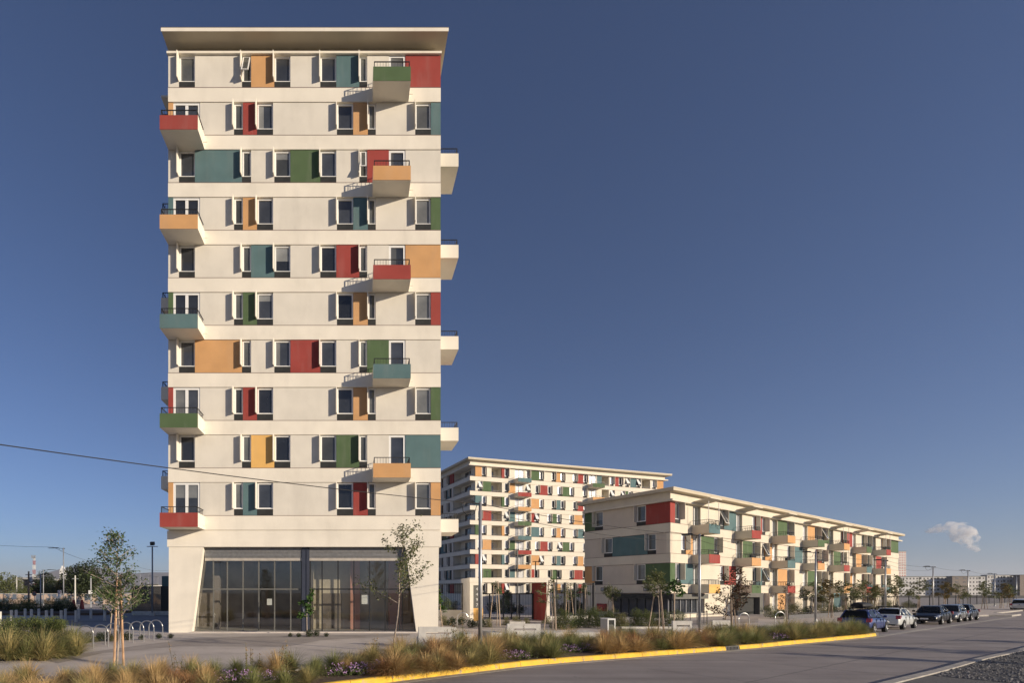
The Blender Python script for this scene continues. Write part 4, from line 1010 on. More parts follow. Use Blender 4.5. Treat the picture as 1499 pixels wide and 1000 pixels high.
for i,(px,Y,l) in enumerate(((703,18.2,'tall grey street lamp in front of the portal, nearest of the row'),(1024,28.2,'grey street lamp at the corner of the long block, second of the row'),(1194,40.3,'grey street lamp left of the blue car, third of the row'),
    (1296,50.2,'grey street lamp behind the silver car, fourth of the row'),(1366,62.9,'grey street lamp behind the black car, fifth of the row'),(1417,73.4,'grey street lamp above the dark blue car, sixth of the row'),(1456,86.5,'grey street lamp near the pavement end, seventh of the row'),(1488,98.8,'grey street lamp above the white pickup, farthest of the row'))):
    lamp(px,Y,5.6,l,armdir=(-.75,.55) if i else (-.98,.05),arml=.66 if i else .52); hp.append(Vector((XA(px,Y),Y,5.53)))
lp_=lamp(520,5.7,5.6,'grey street lamp off to the left of the tower',armdir=(-.9,.2)); lp_.location=(-13.8,5.7,0); hp.insert(0,Vector((-13.8,5.7,5.53)))
def cable(pts,sag,label,name='overhead_cable',r=.012):
    b=MB()
    for a,c in zip(pts,pts[1:]):
        n=14; L=[a.lerp(c,i/n)-Vector((0,0,sag*(c-a).length/26*4*(i/n)*(1-i/n))) for i in range(n+1)]
        b.tube(L,r,6)
    return tag(b.build(name,['cablemat'],smooth=True),label,'cable')
cable(hp,.25,'long black overhead cable crossing in front of the tower from lamp to lamp')
h2=[p+Vector((0,0,-.28)) for p in hp[2:6]]
cable([Vector((XA(868,33),33,6.95))*1.0 if 0 else Vector((hp[1].x,hp[1].y,5.3))]+h2,.5,'second lower black cable sagging between the lamps before the long block',r=.009)
ll=[]
for px,pb,ph,arm,l,al in ((93,891,802.5,(-1,.1),'tall grey street lamp with left-reaching arm beyond the bollards',1.9),(59.5,893,840.5,(1,.1),'short dark street lamp with right-reaching arm beyond the bollards',1.0),
     (63.5,886.5,834.5,(1,.2),'thin pale street lamp behind the short dark one',1.7),(231,880,844,(-1,0),'distant street lamp above the green screen',3),(205,880,836,(-1,0),'distant street lamp behind the young tree\'s right side',3),(217,878.5,840,(-1,0),'distant thin pole lamp left of the flood light mast',3)):
    Y=F*EYE/(pb-HY); h=EYE+(HY-ph)*Y/F; lamp(px,Y,h,l,arm,al,group='distant street lamps at the left',r=.09,mt='lamp_grey'); ll.append(Vector((XA(px,Y),Y,h-.3)))
cable([Vector((-75,70,12.9)),Vector((XA(75,75),75.5,9.1)),Vector((XA(185,110),110,8.9)),Vector((XA(246,130),130,8))],.9,'thin black overhead cable in the sky at the far left',r=.02)
# flood light mast
Y=51.5; o=thing('floodlight_mast','slim steel mast carrying a black floodlight beside the tower','floodlight',(XA(223,Y),Y,0))
b=MB(); b.tube([(0,0,0),(0,0,7.0)],.09,12,r2=.07); b.build('mast','lamp_grey',o,smooth=True)
b=MB(); b.box(-.55,.55,-.04,.04,6.98,7.05); b.build('crossbar','lamp_grey',o)
b=MB(); b.prism([(-.14,7.1),(.2,7.22),(.1,7.52),(-.2,7.45)],'x',-.17,.2); b.build('floodlight','dark_fix',o)
b=MB(); b.box(-.25,.25,-.25,.25,0,.3); b.build('footing','concrete',o)
# plain poles
for px,pb,pt,l,rr_ in ((42,890,837,'dark wooden utility pole left of the store sign',.16),(24.5,884,845,'pale pole beside the warehouse',.12),(104.5,884,840,'thin pale pole behind the trees',.1),(110,889,843,'pale concrete pole beside the red barriers',.14)):
    Y=F*EYE/(pb-HY); h=EYE+(HY-pt)*Y/F; o=thing('utility_pole',l,'pole',(XA(px,Y),Y,0)); b=MB(); b.tube([(0,0,0),(0,0,h)],rr_,10,r2=rr_*.7); b.build('pole','concrete' if 'pale' in l else 'bark',o)
    b=MB(); b.box(-.5,.5,-.05,.05,h-.6,h-.48); b.build('cross_arm','lamp_grey',o)
    if px==42: b=MB(); b.lathe([(.2,h-1.6),(.22,h-1.5),(.22,h-1.0),(.1,h-.95)],.35,0,10); b.build('transformer','lamp_grey',o)
Y=F*EYE/22.0; o=thing('utility_pole','grey pole with a white box halfway up in front of the evergreens','pole',(XA(133,Y),Y,0)); b=MB(); b.tube([(0,0,0),(0,0,4.9)],.1,10); b.build('pole','lamp_grey',o); b=MB(); b.box(-.28,.28,-.2,-.08,2.1,2.7); b.build('meter_box','white_frame',o)
# road signs
Y=F*EYE/24.0; o=thing('road_sign','round red-rimmed road sign facing away beyond the bollards','road sign',(XA(50.5,Y),Y,0))
b=MB(); b.tube([(0,0,0),(0,0,2.5)],.045,8); b.build('post','galv',o)
b=MB(); b.prism([(.33*math.cos(t*.3927),2.15+.33*math.sin(t*.3927)) for t in range(16)],'y',-.06,-.045); d_=b.build('disc','lens_red',o)
b=MB(); b.prism([(.26*math.cos(t*.3927),2.15+.26*math.sin(t*.3927)) for t in range(16)],'y',-.07,-.061); b.build('disc_face','shade_grey',d_)
Y=F*EYE/23.0; o=thing('road_sign','white rectangular road sign with red ring beyond the bollards','road sign',(XA(87.5,Y),Y,0))
b=MB(); b.tube([(0,0,0),(0,0,2.7)],.045,8); b.build('post','galv',o)
b=MB(); b.box(-.28,.28,-.06,-.046,1.6,2.7); d_=b.build('plate','plate',o)
b=MB()
for t in range(16):
    a=t*.3927; c=a+.3927; b.add([(.22*math.cos(a),-.064,2.4+.22*math.sin(a)),(.22*math.cos(c),-.064,2.4+.22*math.sin(c)),(.16*math.cos(c),-.064,2.4+.16*math.sin(c)),(.16*math.cos(a),-.064,2.4+.16*math.sin(a))],[(0,1,2,3)])
b.build('red_ring','lens_red',d_)
# red barriers
for i,(px,l) in enumerate(((108,'left red plastic barrier beyond the bollards'),(120,'right red plastic barrier beyond the bollards'))):
    Y=F*EYE/24.5; b=MB(); b.prism([(-.28,0),(.28,0),(.12,1.0),(.05,1.35),(-.05,1.35),(-.12,1.0)],'y',-.2,.2); b.box(-.02,.02,-.23,.23,.2,.9)
    tag(b.build('barrier',['red'],None,(XA(px,Y),Y,0),bevel=.02),l,'barrier','red barriers')
# ---- portal
o=thing('entrance_portal','cream concrete entrance portal with red inner wall and vertical street number','gateway',(9.4,41.7,0))
PW=15.95-9.4; PD=3.5; PH=3.56
b=MB(); b.box(0,.28,0,PD,0,PH-.38); b.box(.28,1.12,.35,PD,0,PH-.38); b.box(.28,1.12,0.0,.35,PH-.62,PH-.38)
b.box(PW-.26,PW,0,PD,0,PH-.38); b.box(-.03,PW+.03,-.03,PD+.03,PH-.38,PH); b.build('wall','cream',o)
b=MB(); b.box(PW-.285,PW-.262,.06,PD,0,PH-.385); b.build('red_wall_face','red',o)
b=MB(); b.box(.285,1.10,.1,.345,0,1.06); b.build('yellow_base','yellow',o)
b=MB(); b.box(.285,.94,.12,.345,1.065,PH-.63); sg=b.build('number_sign','shade_grey',o)
for i,ch in enumerate('4497'):
    cu=bpy.data.curves.new('digit','FONT'); cu.body=ch; cu.size=.36; cu.extrude=.012; cu.align_x='CENTER'
    t=bpy.data.objects.new('digit',cu); C.objects.link(t); dg=bpy.context.evaluated_depsgraph_get(); me=bpy.data.meshes.new_from_object(t.evaluated_get(dg)); bpy.data.objects.remove(t)
    me.materials.clear(); me.materials.append(M('plate')); q=place('digit',me,sg,(.60,.105,2.52-.44*i)); q.rotation_euler=(R(90),0,0)
g=MB(); g.box(1.12,PW-.29,2.95,3.03,2.18,2.28); g.box(1.12,PW-.29,2.95,3.03,.08,.16)
for x in (1.2,2.4,3.6,4.3,5.0,PW-.36): g.box(x-.05,x+.05,2.94,3.04,0,2.18)
g.build('gate_frame','black_metal',o)
g=MB()
x=1.2
while x<PW-.35: g.box(x-.008,x+.008,2.98,3.0,.16,2.18); x+=.14
g.build('gate_bars','black_metal',o)
# ---- fences
def fence(name,label,pts,h,base,step,post_every,bar=.012,postw=.04,z0=0,basemat='concrete',toprail=True):
    o=thing(name,label,'fence',pts[0]); p0=Vector(pts[0]); bars=MB(); posts=MB(); ba=MB()
    for a,c in zip(pts,pts[1:]):
        a=Vector(a)-p0; c=Vector(c)-p0; L=(c-a).length; d=(c-a)/L; n=Vector((-d.y,d.x,0))
        def bx(mb,s0,s1,w,za,zb,off=0):
            vs=[]
            for z in (za,zb):
                for s,t in ((s0,-w),(s1,-w),(s1,w),(s0,w)): q=a+d*s+n*(t+off); vs.append((q.x,q.y,z))
            mb.add(vs,[(0,3,2,1),(4,5,6,7),(0,1,5,4),(1,2,6,5),(2,3,7,6),(3,0,4,7)])
        if base>0: bx(ba,0,L,.1,0,base)
        k=int(L/step)
        for i in range(k+1): bx(bars,i*step-bar,i*step+bar,bar,base,h-.03)
        bx(bars,0,L,.02,h-.12,h-.08); bx(bars,0,L,.02,base+.1,base+.14)
        k=max(1,int(L/post_every))
        for i in range(k+1): s=L*i/k; bx(posts,s-postw,s+postw,postw,base,h+.03)
        if toprail: bx(bars,0,L,.035,h-.03,h+.0)
    bars.build('bars','black_metal',o)
    posts.build('posts','black_metal',o)
    if base>0: ba.build('base_wall',basemat,o)
    return o
fence('fence','tall black fence left of the portal on a beige plinth wall',[(XA(640,44.5),44.5,0),(9.35,44.5,0)],3.15,.82,.16,2.2,basemat='cream')
fence('fence','tall open black fence with thick posts right of the portal',[(15.98,43,0),(XA(869,46.5),46.5,0)],3.2,.3,1.15*.5,1.15,bar=.012,postw=.085)
Mw=Matrix.Translation((28.5,46,0))@Matrix.Rotation(ang,4,'Z')
def LW_(u,d,z=0): p=Mw@Vector((u,d,0)); return (p.x,p.y,z)
fence('fence','long black railing fence on a grey retaining wall before the long block',[LW_(7.5,-6),LW_(40,-6),LW_(120,-6)],1.95,.36,.24,4.8,bar=.006,basemat='concrete_dark')
fence('fence','low black handrail in front of the corner shop',[(XA(872,36),36,0),(XA(1000,36),36,0),(XA(1035,37.5),37.5,0)],.95,0,.9,1.8,bar=.014,postw=.02)
fence('fence','dark tall picket fence on a concrete kerb beside the tower at the left',[(XA(187,51.5),52.5,0),(-8,52.5,0)],3.0,.42,.11,3.0,bar=.036)
b=MB(); b.box(0,9,0,.06,.4,4.1)
for i in range(10): b.box(i,i+.06,-.03,.0,.4,4.1)
tag(b.build('screen_fence',['green_screen' if 0 else 'teal'],None,(XA(237,54),54,0)),'green sheet screen behind the picket fence by the tower','screen')
# courtyard lamps
for px,Y,pt,l in ((757,46.5,806,'black slender courtyard lamp above the portal gate'),(784,62,823,'black T-headed courtyard lamp behind the portal roof'),(815,78,836,'thin black courtyard lamp right of the portal'),(713,84,837.5,'small black courtyard lamp behind the portal\'s left end')):
    h=EYE+(HY-pt)*Y/F; o=thing('courtyard_lamp',l,'lamp',(XA(px,Y),Y,0),0,'black courtyard lamps'); b=MB(); b.tube([(0,0,0),(0,0,h)],.06,8); b.build('pole','black_metal',o)
    b=MB(); b.box(-.35,.3 if px!=757 else .12,-.09,.09,h,h+.07); b.build('lamp_head','dark_fix',o)
for i,(x,y,l) in enumerate(((31,11.5,'thin tree on the gravel median, nearest of the four'),(37,14.0,'thin tree on the gravel median, second of the four'),(45,18,'thin tree on the gravel median, third of the four'),(58,27,'thin tree on the gravel median, farthest of the four'))):
    put((K_,J_)[i%2],loc=(x,y,-.1),rz=i*1.3,sc=1.25,label=l,group='trees on the gravel median')
# ============================================================ 7. cars
def wheel_mesh():
    b=MB(); n=20; w=.1
    def ring(rad,y): return [(rad*math.cos(2*math.pi*i/n),y,rad*math.sin(2*math.pi*i/n)) for i in range(n)]
    pr=[(.20,-w),(.28,-w-.005),(.315,-w+.03),(.32,0),(.315,w-.03),(.28,w+.005),(.20,w)]
    vs=sum([ring(r_,y) for r_,y in pr],[]); k=len(pr)
    t=MB(); t.add(vs,[(i*n+j,i*n+(j+1)%n,(i+1)*n+(j+1)%n,(i+1)*n+j) for i in range(k-1) for j in range(n)])
    rm=MB(); pr=[(.02,-w-.005),(.06,-w+.0),(.185,-w+.02),(.215,-w-.004),(.215,w)]
    rm.add(sum([ring(r_,y) for r_,y in pr],[]),[(i*n+j,i*n+(j+1)%n,(i+1)*n+(j+1)%n,(i+1)*n+j) for i in range(4) for j in range(n)]+[tuple(range(n))])
    rm2=MB()
    for i in range(5):
        a=2*math.pi*i/5+.3; c,s=math.cos(a),math.sin(a); 
        rm2.add([(c*.06-s*.02,-w-.004,s*.06+c*.02),(c*.06+s*.02,-w-.004,s*.06-c*.02),(c*.17+s*.035,-w+.012,s*.17-c*.035),(c*.17-s*.035,-w+.012,s*.17+c*.035)],[(0,1,2,3)])
    tm,rr_=t.mesh('tyre',['rubber']),rm.mesh('rim',['rim']); tm.shade_smooth()
    return tm,rr_
TY,RI=wheel_mesh()
SHAPES={
 # x stations rear->front: (x, halfwidth, zlow, zbelt)
 'hatch':dict(L=3.95,W=1.72,H=1.46,wb=(.68,3.12),body=[(0,.70,.42,.66),(.04,.78,.30,.92),(.25,.85,.22,.98),(.7,.86,.22,.98),(1.6,.86,.20,.95),(2.7,.86,.20,.93),(3.2,.85,.22,.86),(3.65,.80,.24,.76),(3.9,.68,.28,.62),(3.95,.6,.34,.55)],
      gh=[(.10,.95,.72),(.42,1.40,.56),(1.0,1.46,.56),(1.9,1.45,.57),(2.15,1.40,.56),(3.0,.93,.74)],roof=(1,4)),
 'sedan':dict(L=4.7,W=1.78,H=1.45,wb=(.95,3.65),body=[(0,.72,.40,.68),(.04,.80,.30,.95),(.3,.86,.24,1.02),(.9,.88,.22,1.01),(1.6,.885,.20,.97),(3.1,.885,.20,.93),(3.8,.87,.22,.86),(4.3,.82,.24,.77),(4.62,.72,.28,.64),(4.7,.62,.34,.56)],
      gh=[(.62,.99,.72),(1.35,1.38,.56),(1.8,1.45,.56),(2.5,1.44,.57),(2.75,1.40,.56),(3.5,.93,.74)],roof=(1,4)),
 'suv':dict(L=4.6,W=1.84,H=1.62,wb=(.85,3.6),body=[(0,.76,.45,.75),(.04,.84,.34,1.0),(.3,.90,.26,1.06),(.9,.92,.24,1.06),(1.6,.92,.22,1.03),(3.0,.92,.22,1.0),(3.7,.90,.24,.95),(4.2,.86,.26,.86),(4.5,.76,.30,.7),(4.6,.66,.36,.6)],
      gh=[(.12,1.03,.78),(.45,1.50,.64),(1.1,1.62,.62),(2.3,1.6,.62),(2.55,1.56,.62),(3.35,1.0,.8)],roof=(1,4)),
}
def car(kind,paint,label,s,flip=False,t=1.15,plate='CBHW',extras=()):
    D=SHAPES[kind]; Ln=D['L']; root=thing('parked_car',label,'car',(0,0,0),0,'cars parked along the kerb')
    body=MB(); n=0; secs=[]
    for x,w,zl_,zt in D['body']:
        h=zt-zl_
        secs.append([(x,-w*.86,zl_),(x,-w*.98,zl_+h*.16),(x,-w,zl_+h*.5),(x,-w*.97,zl_+h*.82),(x,-w*.88,zt),(x,-w*.45,zt+.025),(x,w*.45,zt+.025),(x,w*.88,zt),(x,w*.97,zl_+h*.82),(x,w,zl_+h*.5),(x,w*.98,zl_+h*.16),(x,w*.86,zl_)])
    k=12; vs=sum(secs,[]); fs=[]
    for i in range(len(secs)-1):
        for j in range(k): fs.append((i*k+j,i*k+(j+1)%k,(i+1)*k+(j+1)%k,(i+1)*k+j))
    fs+= [tuple(range(k-1,-1,-1)),tuple((len(secs)-1)*k+j for j in range(k))]
    body.add(vs,fs); bo=body.build('body',paint,root,smooth=True)
    sb=bo.modifiers.new('s','SUBSURF'); sb.levels=1; sb.render_levels=2
    gh=D['gh']; gm=MB(); rfm=MB(); pl=MB()
    def belt(x):
        for a,c in zip(D['body'],D['body'][1:]):
            if a[0]<=x<=c[0]: return a[3]+(c[3]-a[3])*(x-a[0])/(c[0]-a[0])
    ring=[]
    for i,(x,z,w) in enumerate(gh):
        zb=belt(x)-.01; wb_=w if i in (0,5) else min(.80,D['W']/2-.09)
        if i in (0,5): ring.append([(x,-w,z-.03),(x,-w,z-.02),(x,-w*.5,z+.015),(x,w*.5,z+.015),(x,w,z-.02),(x,w,z-.03)])
        else: ring.append([(x,-wb_,zb),(x,-w,z-.05),(x,-w*.8,z),(x,w*.8,z),(x,w,z-.05),(x,wb_,zb)])
    a,c=D['roof']
    allv=sum(ring,[]); gf=[];rf_=[]
    for i in range(5):
        for j in range(5):
            q=(i*6+j,i*6+j+1,(i+1)*6+j+1,(i+1)*6+j)
            if 1<=j<=3 and a<=i<c: rf_.append(q)
            else: gf.append(q)
    gm.add(allv,gf); gm.build('windows','car_glass',root)
    rfm.add(allv,rf_); ro_=rfm.build('roof',paint,root,smooth=True)
    for sgn in (0,5):
        e=1 if sgn==0 else 4
        V=lambda i,j: Vector(ring[i][j])
        for (i0,j0,i1,j1,rr_) in ((0,e,1,e,.035),(1,e,2,e,.03),(2,e,3,e,.03),(3,e,4,e,.03),(4,e,5,e,.035)):
            pl.tube([V(i0,j0),V(i1,j1)],rr_,6)
        pl.tube([V(2,sgn).lerp(V(3,sgn),.6),V(2,e).lerp(V(3,e),.6)],.035,6); pl.tube([V(1,sgn),V(1,e)],.04,6)
    pl.build('pillars',paint,root,smooth=True)
    W2=D['W']/2
    for xw in D['wb']:
        for sgn in (-1,1):
            r_=.355 if kind!='suv' else .39
            ar=MB(); ar.prism([(xw+r_*math.cos(q*.3142),.315+r_*math.sin(q*.3142)) for q in range(20)],'y',sgn*(W2-.2),sgn*(W2+.004 )); ar.build('wheel_arch','trim',root)
            w=place('wheel',None,root,(xw,sgn*(W2-.085),.32)); w.rotation_euler=(0,0,0 if sgn<0 else math.pi); place('tyre',TY,w); place('rim',RI,w)
            if kind=='suv': w.scale=(1.1,1,1.1)
    # lights, bumpers, plates, mirrors, door seams
    zb=D['body'][2][3]
    for sgn in (-1,1):
        l=MB(); l.prism([(-.02,zb-.30),(.02,zb-.30),(.26,zb-.20),(.30,zb-.05),(.05,zb-.05)],'y',sgn*(W2-.26),sgn*(W2+.003)) ; l.build('tail_light','lens_red',root,bevel=.02)
        l=MB(); zf=D['body'][-3][3]; l.prism([(Ln-.55,zf-.02),(Ln-.12,zf-.12),(Ln-.06,zf-.2),(Ln-.5,zf-.13)],'y',sgn*(W2-.38),sgn*(W2-.035)); l.build('headlight','lens_clear',root,bevel=.015)
        m_=MB(); x=gh[-1][0]-.55; m_.box(x,x+.13,sgn*(W2-.02),sgn*(W2+.17),.93,1.07); m_.build('wing_mirror','trim' if paint!='paint_blue' else paint,root,bevel=.03)
        hm=MB()
        for x in (D['wb'][0]+.55,D['wb'][0]+1.45): hm.box(x,x+.16,sgn*(W2-.02),sgn*(W2+.012),.80,.825)
        hm.build('door_handle',paint,root)
        sm=MB(); 
        for x in (D['wb'][0]+.42,D['wb'][0]+1.3,D['wb'][0]+2.2 if kind!='hatch' else 2.5): sm.box(x-.003,x+.003,sgn*(W2-.05),sgn*(W2-.004),.36,.86)
        sm.build('door_seam','trim',root)
    p=MB(); p.box(-.012,.02,-.25,.25,.62,.74); pr_=p.build('rear_plate','plate',root); 
    p=MB(); p.box(Ln-.03,Ln+.012,-.25,.25,.40,.51); p.build('front_plate','plate',root)
    for i in range(6):
        pass
    tx=MB()
    for i in range(6): y=-.19+i*.076; tx.box(-.016,-.013,y-.02,y+.02,.65,.71)
    tx.build('plate_characters','trim',pr_)
    p=MB(); p.box(Ln-.14,Ln-.005,-.5,.5,.44,.62); p.box(Ln-.1,Ln+.0,-.55,.55,.3,.38); p.build('grille','trim',root)
    p=MB(); p.box(.01,.1,-.6,.6,.28,.36); p.box(-.01,.03,-.05,.05,.82,.9,); p.build('rear_trim','trim',root)
    if 'rack' in extras or 'box' in extras:
        rk=MB()
        for x in (1.3,2.0): rk.box(x-.03,x+.03,-.62,.62,D['H']+.05,D['H']+.085)
        for x in (1.3,2.0):
            for y in (-.58,.58): rk.box(x-.04,x+.04,y-.03,y+.03,D['H']-.06,D['H']+.05)
        if 'rack' in extras:
            for y in (-.5,.5): rk.box(.95,2.5,y-.03,y+.03,D['H']+.088,D['H']+.12)
        rk.build('roof_bars','trim',root)
    if 'box' in extras:
        bx_=MB(); z=D['H']+.09; sec=[]
        for x,w,h0,h1 in ((.55,.25,.08,.22),(.62,.38,.0,.33),(1.2,.42,0,.37),(2.2,.40,0,.33),(2.65,.3,.02,.18),(2.75,.2,.05,.12)):
            sec.append([(x,-w,z+h0),(x,-w*1.02,z+(h0+h1)/2),(x,-w*.7,z+h1),(x,w*.7,z+h1),(x,w*1.02,z+(h0+h1)/2),(x,w,z+h0)])
        bx_.add(sum(sec,[]),[(i*6+j,i*6+(j+1)%6,(i+1)*6+(j+1)%6,(i+1)*6+j) for i in range(5) for j in range(6)]+[(5,4,3,2,1,0),tuple(30+j for j in range(6))])
        q=bx_.build('roof_box','trim',root,smooth=True); q.modifiers.new('s','SUBSURF').render_levels=2
    # place: s is the distance of the rear wheel along the kerb
    base=Vector((31.6,30.9,-.15)) - NN*(-.0)
    hd=math.atan2(UU.y,UU.x)+(math.pi if flip else 0)
    d=UU*(-1 if flip else 1); side=NN*(1)
    off=D['wb'][0] if not flip else D['wb'][1]
    p0=base+UU*s-d*off+side*(W2-.05)+side*(t-1.15)
    root.scale=(.97,.90,1); root.location=(p0.x,p0.y,-.15); root.rotation_euler=(0,0,hd)
    return root
car('hatch','paint_blue','blue hatchback with a black roof box, seen from behind at the end of the kerb',0,extras=('box',))
car('sedan','paint_silver','silver white sedan with roof rack parked just ahead of the blue hatchback',6.3,extras=('rack',))
car('sedan','paint_black','black saloon facing the camera with wide grille',16.4,flip=True)
bpy.context.scene['n']=1
car('hatch','paint_grey','grey saloon-sized car half hidden behind the black one',22.4,flip=True)
car('sedan','paint_navy','dark blue car, last of the row facing the camera',26.6,flip=True)
car('suv','paint_white','white off-roader with dark rear parked far along the road at the right edge',70,t=2.2)
# things on the balconies of the long block
def onbal(i,row,du,dd,z=0): 
    p=Mw@Vector((3.72+8.8*i+du,-dd,zl[row]-.65+z)); return (p.x,p.y,p.z)
for i,row,du,dd,sc_,l in ((0,0,.5,1.1,.9,'bushy potted plant at the left end of the top-floor teal balcony'),(0,0,1.6,1.15,.95,'bushy potted plant at the right end of the top-floor teal balcony'),(1,2,1.2,1.1,.8,'potted plants behind the rail of the lower red-fronted balcony'),(4,0,.6,1.0,.95,'round potted bush on the fifth top-floor balcony'),(2,2,1.7,1.1,.8,'potted plant on the first-floor teal-fronted balcony')):
    put(SB[2],loc=onbal(i,row,du,dd),rz=i,sc=sc_*1.15,label=l,cat='potted plant',group='potted plants on balconies')
def rack(l,loc):
    o=thing('clothes_rack',l,'clothes rack',loc,ang); b=MB()
    for x in (-.6,.6): b.box(x-.02,x+.02,-.25,.25,.95,.98); b.box(x-.015,x+.015,-.015,.015,0,.95)
    for y in (-.25,0,.25): b.box(-.6,.6,y-.01,y+.01,.985,1.0)
    b.build('frame','black_metal',o); b=MB(); b.box(-.5,.45,-.262,-.24,.72,.99); b.box(-.35,.5,-.01,.012,.66,.992); b.build('laundry','trim',o)
for i,row,l in ((1,1,'black laundry rack on the second-floor teal balcony'),(5,1,'black laundry rack on the second-floor far teal balcony'),(6,0,'black laundry rack on the last top-floor balcony'),(2,1,'dark laundry rack on the second-floor orange balcony under the third lamp post')):
    rack(l,onbal(i,row,1.1,1.0,.02))
# ============================================================ 8. far left background
def boxthing(name,label,cat,x0,x1,y0,y1,z1,m,extra=None,rz=0):
    o=thing(name,label,cat,(x0,y0,0),rz); b=MB(); b.box(0,x1-x0,0,y1-y0,0,z1); b.build('wall',m,o); 
    if extra: extra(o)
    return o
mat('mast_red',(.30,.10,.08),.7)
mat('mural',(.55,.42,.33),.9,scale=.8,col2=(.12,.15,.20),detail=3,mix=(.45,.55))
mat('grey_clad',(.25,.25,.25),.8,.1); mat('store_dark',(.045,.045,.055),.6,.1); mat('hazy_white',(.6,.58,.55),.8,.1)
Y=104
def ex(o):
    b=MB(); b.box(-.05,36.05,-.05,.3,2.05,2.15); b.build('coping','concrete',o)
boxthing('painted_wall','long low wall with faded coloured murals beyond the bollards','wall',XA(-20,Y),XA(-20,Y)+36,Y,Y+.25,2.05,'mural',ex)
boxthing('painted_wall','short low mural wall right of the dark tree','wall',XA(98,Y),XA(106,Y),Y+2,Y+2.25,2.3,'mural')
def ex(o):
    b=MB()
    for i in range(6): b.box(.5+i*1.4,.5+i*1.4+.05,-.03,0,.2,6.4)
    b.box(1.5,3.2,-.04,0,0,2.6); b.build('cladding_ribs','shade_grey',o)
Y=150; boxthing('warehouse','grey clad warehouse with sloping top at the far left','warehouse',XA(18,Y),XA(34,Y),Y,Y+20,6.8,'grey_clad',ex)
def ex(o):
    b=MB(); b.prism([(2.7+1.05*math.cos(t*.3142),4.45+.42*math.sin(t*.3142)) for t in range(20)],'y',-.18,-.05); s=b.build('oval_sign','plate',o)
    b=MB()
    for i in range(6): b.box(2.0+i*.24,2.15+i*.24,-.2,-.182,4.3,4.58)
    b.build('sign_lettering','lens_red',s)
    b=MB(); b.box(.2,5.6,-.05,0,.1,2.4); b.build('shop_window','glass_dark',o)
    b=MB(); b.box(-.1,6.0,-.3,2,5.35,5.6); b.build('roof','charcoal',o)
Y=125; boxthing('store','black flat-roofed store with a white oval sign lettered in red','store',XA(34,Y),XA(62.5,Y),Y,Y+10,5.35,'store_dark',ex)
# lattice mast
Y=260; MS=.62; H_m=EYE+(HY-814)*Y/F; o=thing('telecom_mast','red and white lattice telecom mast behind the dark store','mast',(XA(50,Y),Y,0))
for i in range(9):
    b=MB(); z0,z1=H_m*i/9,H_m*(i+1)/9; w0,w1=.55*(1-.5*i/9),.8*(1-.5*(i+1)/9)
    for sx,sy in ((-1,-1),(1,-1),(1,1),(-1,1)): b.tube([(sx*w0,sy*w0,z0),(sx*w1,sy*w1,z1)],.07,4)
    for a,c in (((-1,-1),(1,-1)),((1,-1),(1,1)),((1,1),(-1,1)),((-1,1),(-1,-1))): b.tube([(a[0]*w0,a[1]*w0,z0),(c[0]*w1,c[1]*w1,z1)],.045,4); b.tube([(c[0]*w0,c[1]*w0,z0),(a[0]*w1,a[1]*w1,z1)],.045,4)
    b.build('mast_section','mast_red' if i%2 else 'concrete',o)
b=MB()
for x in (-.9,-.35,.35,.9): b.box(x-.12,x+.12,-.7,-.5,H_m-1.4,H_m+.2)
b.build('antenna_panels','lamp_grey',o)
Y=230; o=thing('spire','white tapering spire with pointed top above the trees','tower',(XA(92,Y),Y,0)); hs=EYE+(HY-829)*Y/F
b=MB(); b.prism([(-.95,0),(.95,0),(.95,hs-2.2),(0,hs),(-.95,hs-2.2)],'y',-.9,.9); b.build('shaft','white_frame',o)
b=MB(); b.box(-.35,.35,-.95,-.905,2,hs-3.4); b.build('louvre','shade_grey',o)
# parked vehicles and sheds seen over the walls: pale low buildings
for px0,px1,Y,h,m,l in ((112,127,170,4.4,'hazy_white','pale distant shed behind the evergreen trees'),(142,165,190,3.2,'hazy_white','low pale distant shed behind the young tree'),(196,216,150,3.6,'plate','white low building above the picket fence'),(216,236,140,4.4,'hazy_white','pale distant building left of the green screen')):
    def ex(o,h=h):
        b=MB(); b.box(-.2,3,-.2,.4,h,h+.3); b.build('roof','shade_grey',o); b=MB(); b.box(.8,2.0,-.04,0,.8,1.8); b.build('window','glass_dark',o)
    boxthing('shed',l,'shed',XA(px0,Y),XA(px1,Y),Y,Y+8,h,m,ex)
# ============================================================ 9. far right blocks
mat('far_wall',(.50,.50,.50),.9,.05,.2); mat('far_brown',(.20,.17,.15),.9,.05,.2); mat('far_white',(.6,.58,.55),.9,.05,.2)
def farblock(px0,px1,Y,h,label,m='far_wall',floors=5,cols=8,rz=-.95,balc=(),win='glass_dark',dep=4,name='apartment_block'):
    x0,x1=XA(px0,Y),XA(px1,Y); w=(x1-x0)/ (math.cos(rz) if abs(rz)<.9 else math.cos(rz)) if 0 else (x1-x0)
    o=thing(name,label,'apartment building',(x0,Y,0),0,'far apartment blocks at the right')
    b=MB(); b.box(0,w,0,dep,0,h-.6); b.build('wall',m,o)
    b=MB(); b.box(-.4,w+.4,-.4,dep+.4,h-.6,h-.3); b.build('roof','shade_grey',o)
    wm=MB(); wm.box(0,1,-.05,.02,0,1.2); me=wm.mesh('window',[win]); bm2=MB(); bm2.box(0,2.6,-.06,.02,0,1.5); bw=bm2.mesh('loggia',['charcoal' if m!='far_brown' else 'glass_dark'])
    fh=(h-.6)/floors
    for f in range(floors):
        for c in range(cols):
            u=w*(c+.5)/cols; big=c in balc
            q=place('loggia' if big else 'window',bw if big else me,o,(u-(1.3 if big else .5),0,f*fh+fh*.3)); q.scale=(w/cols*.42 if not big else w/cols*.27,1,fh/2.8)
    return o
farblock(1300,1345,395,15.2,'grey five-storey block just right of the long block\'s far end',cols=9,balc=(3,))
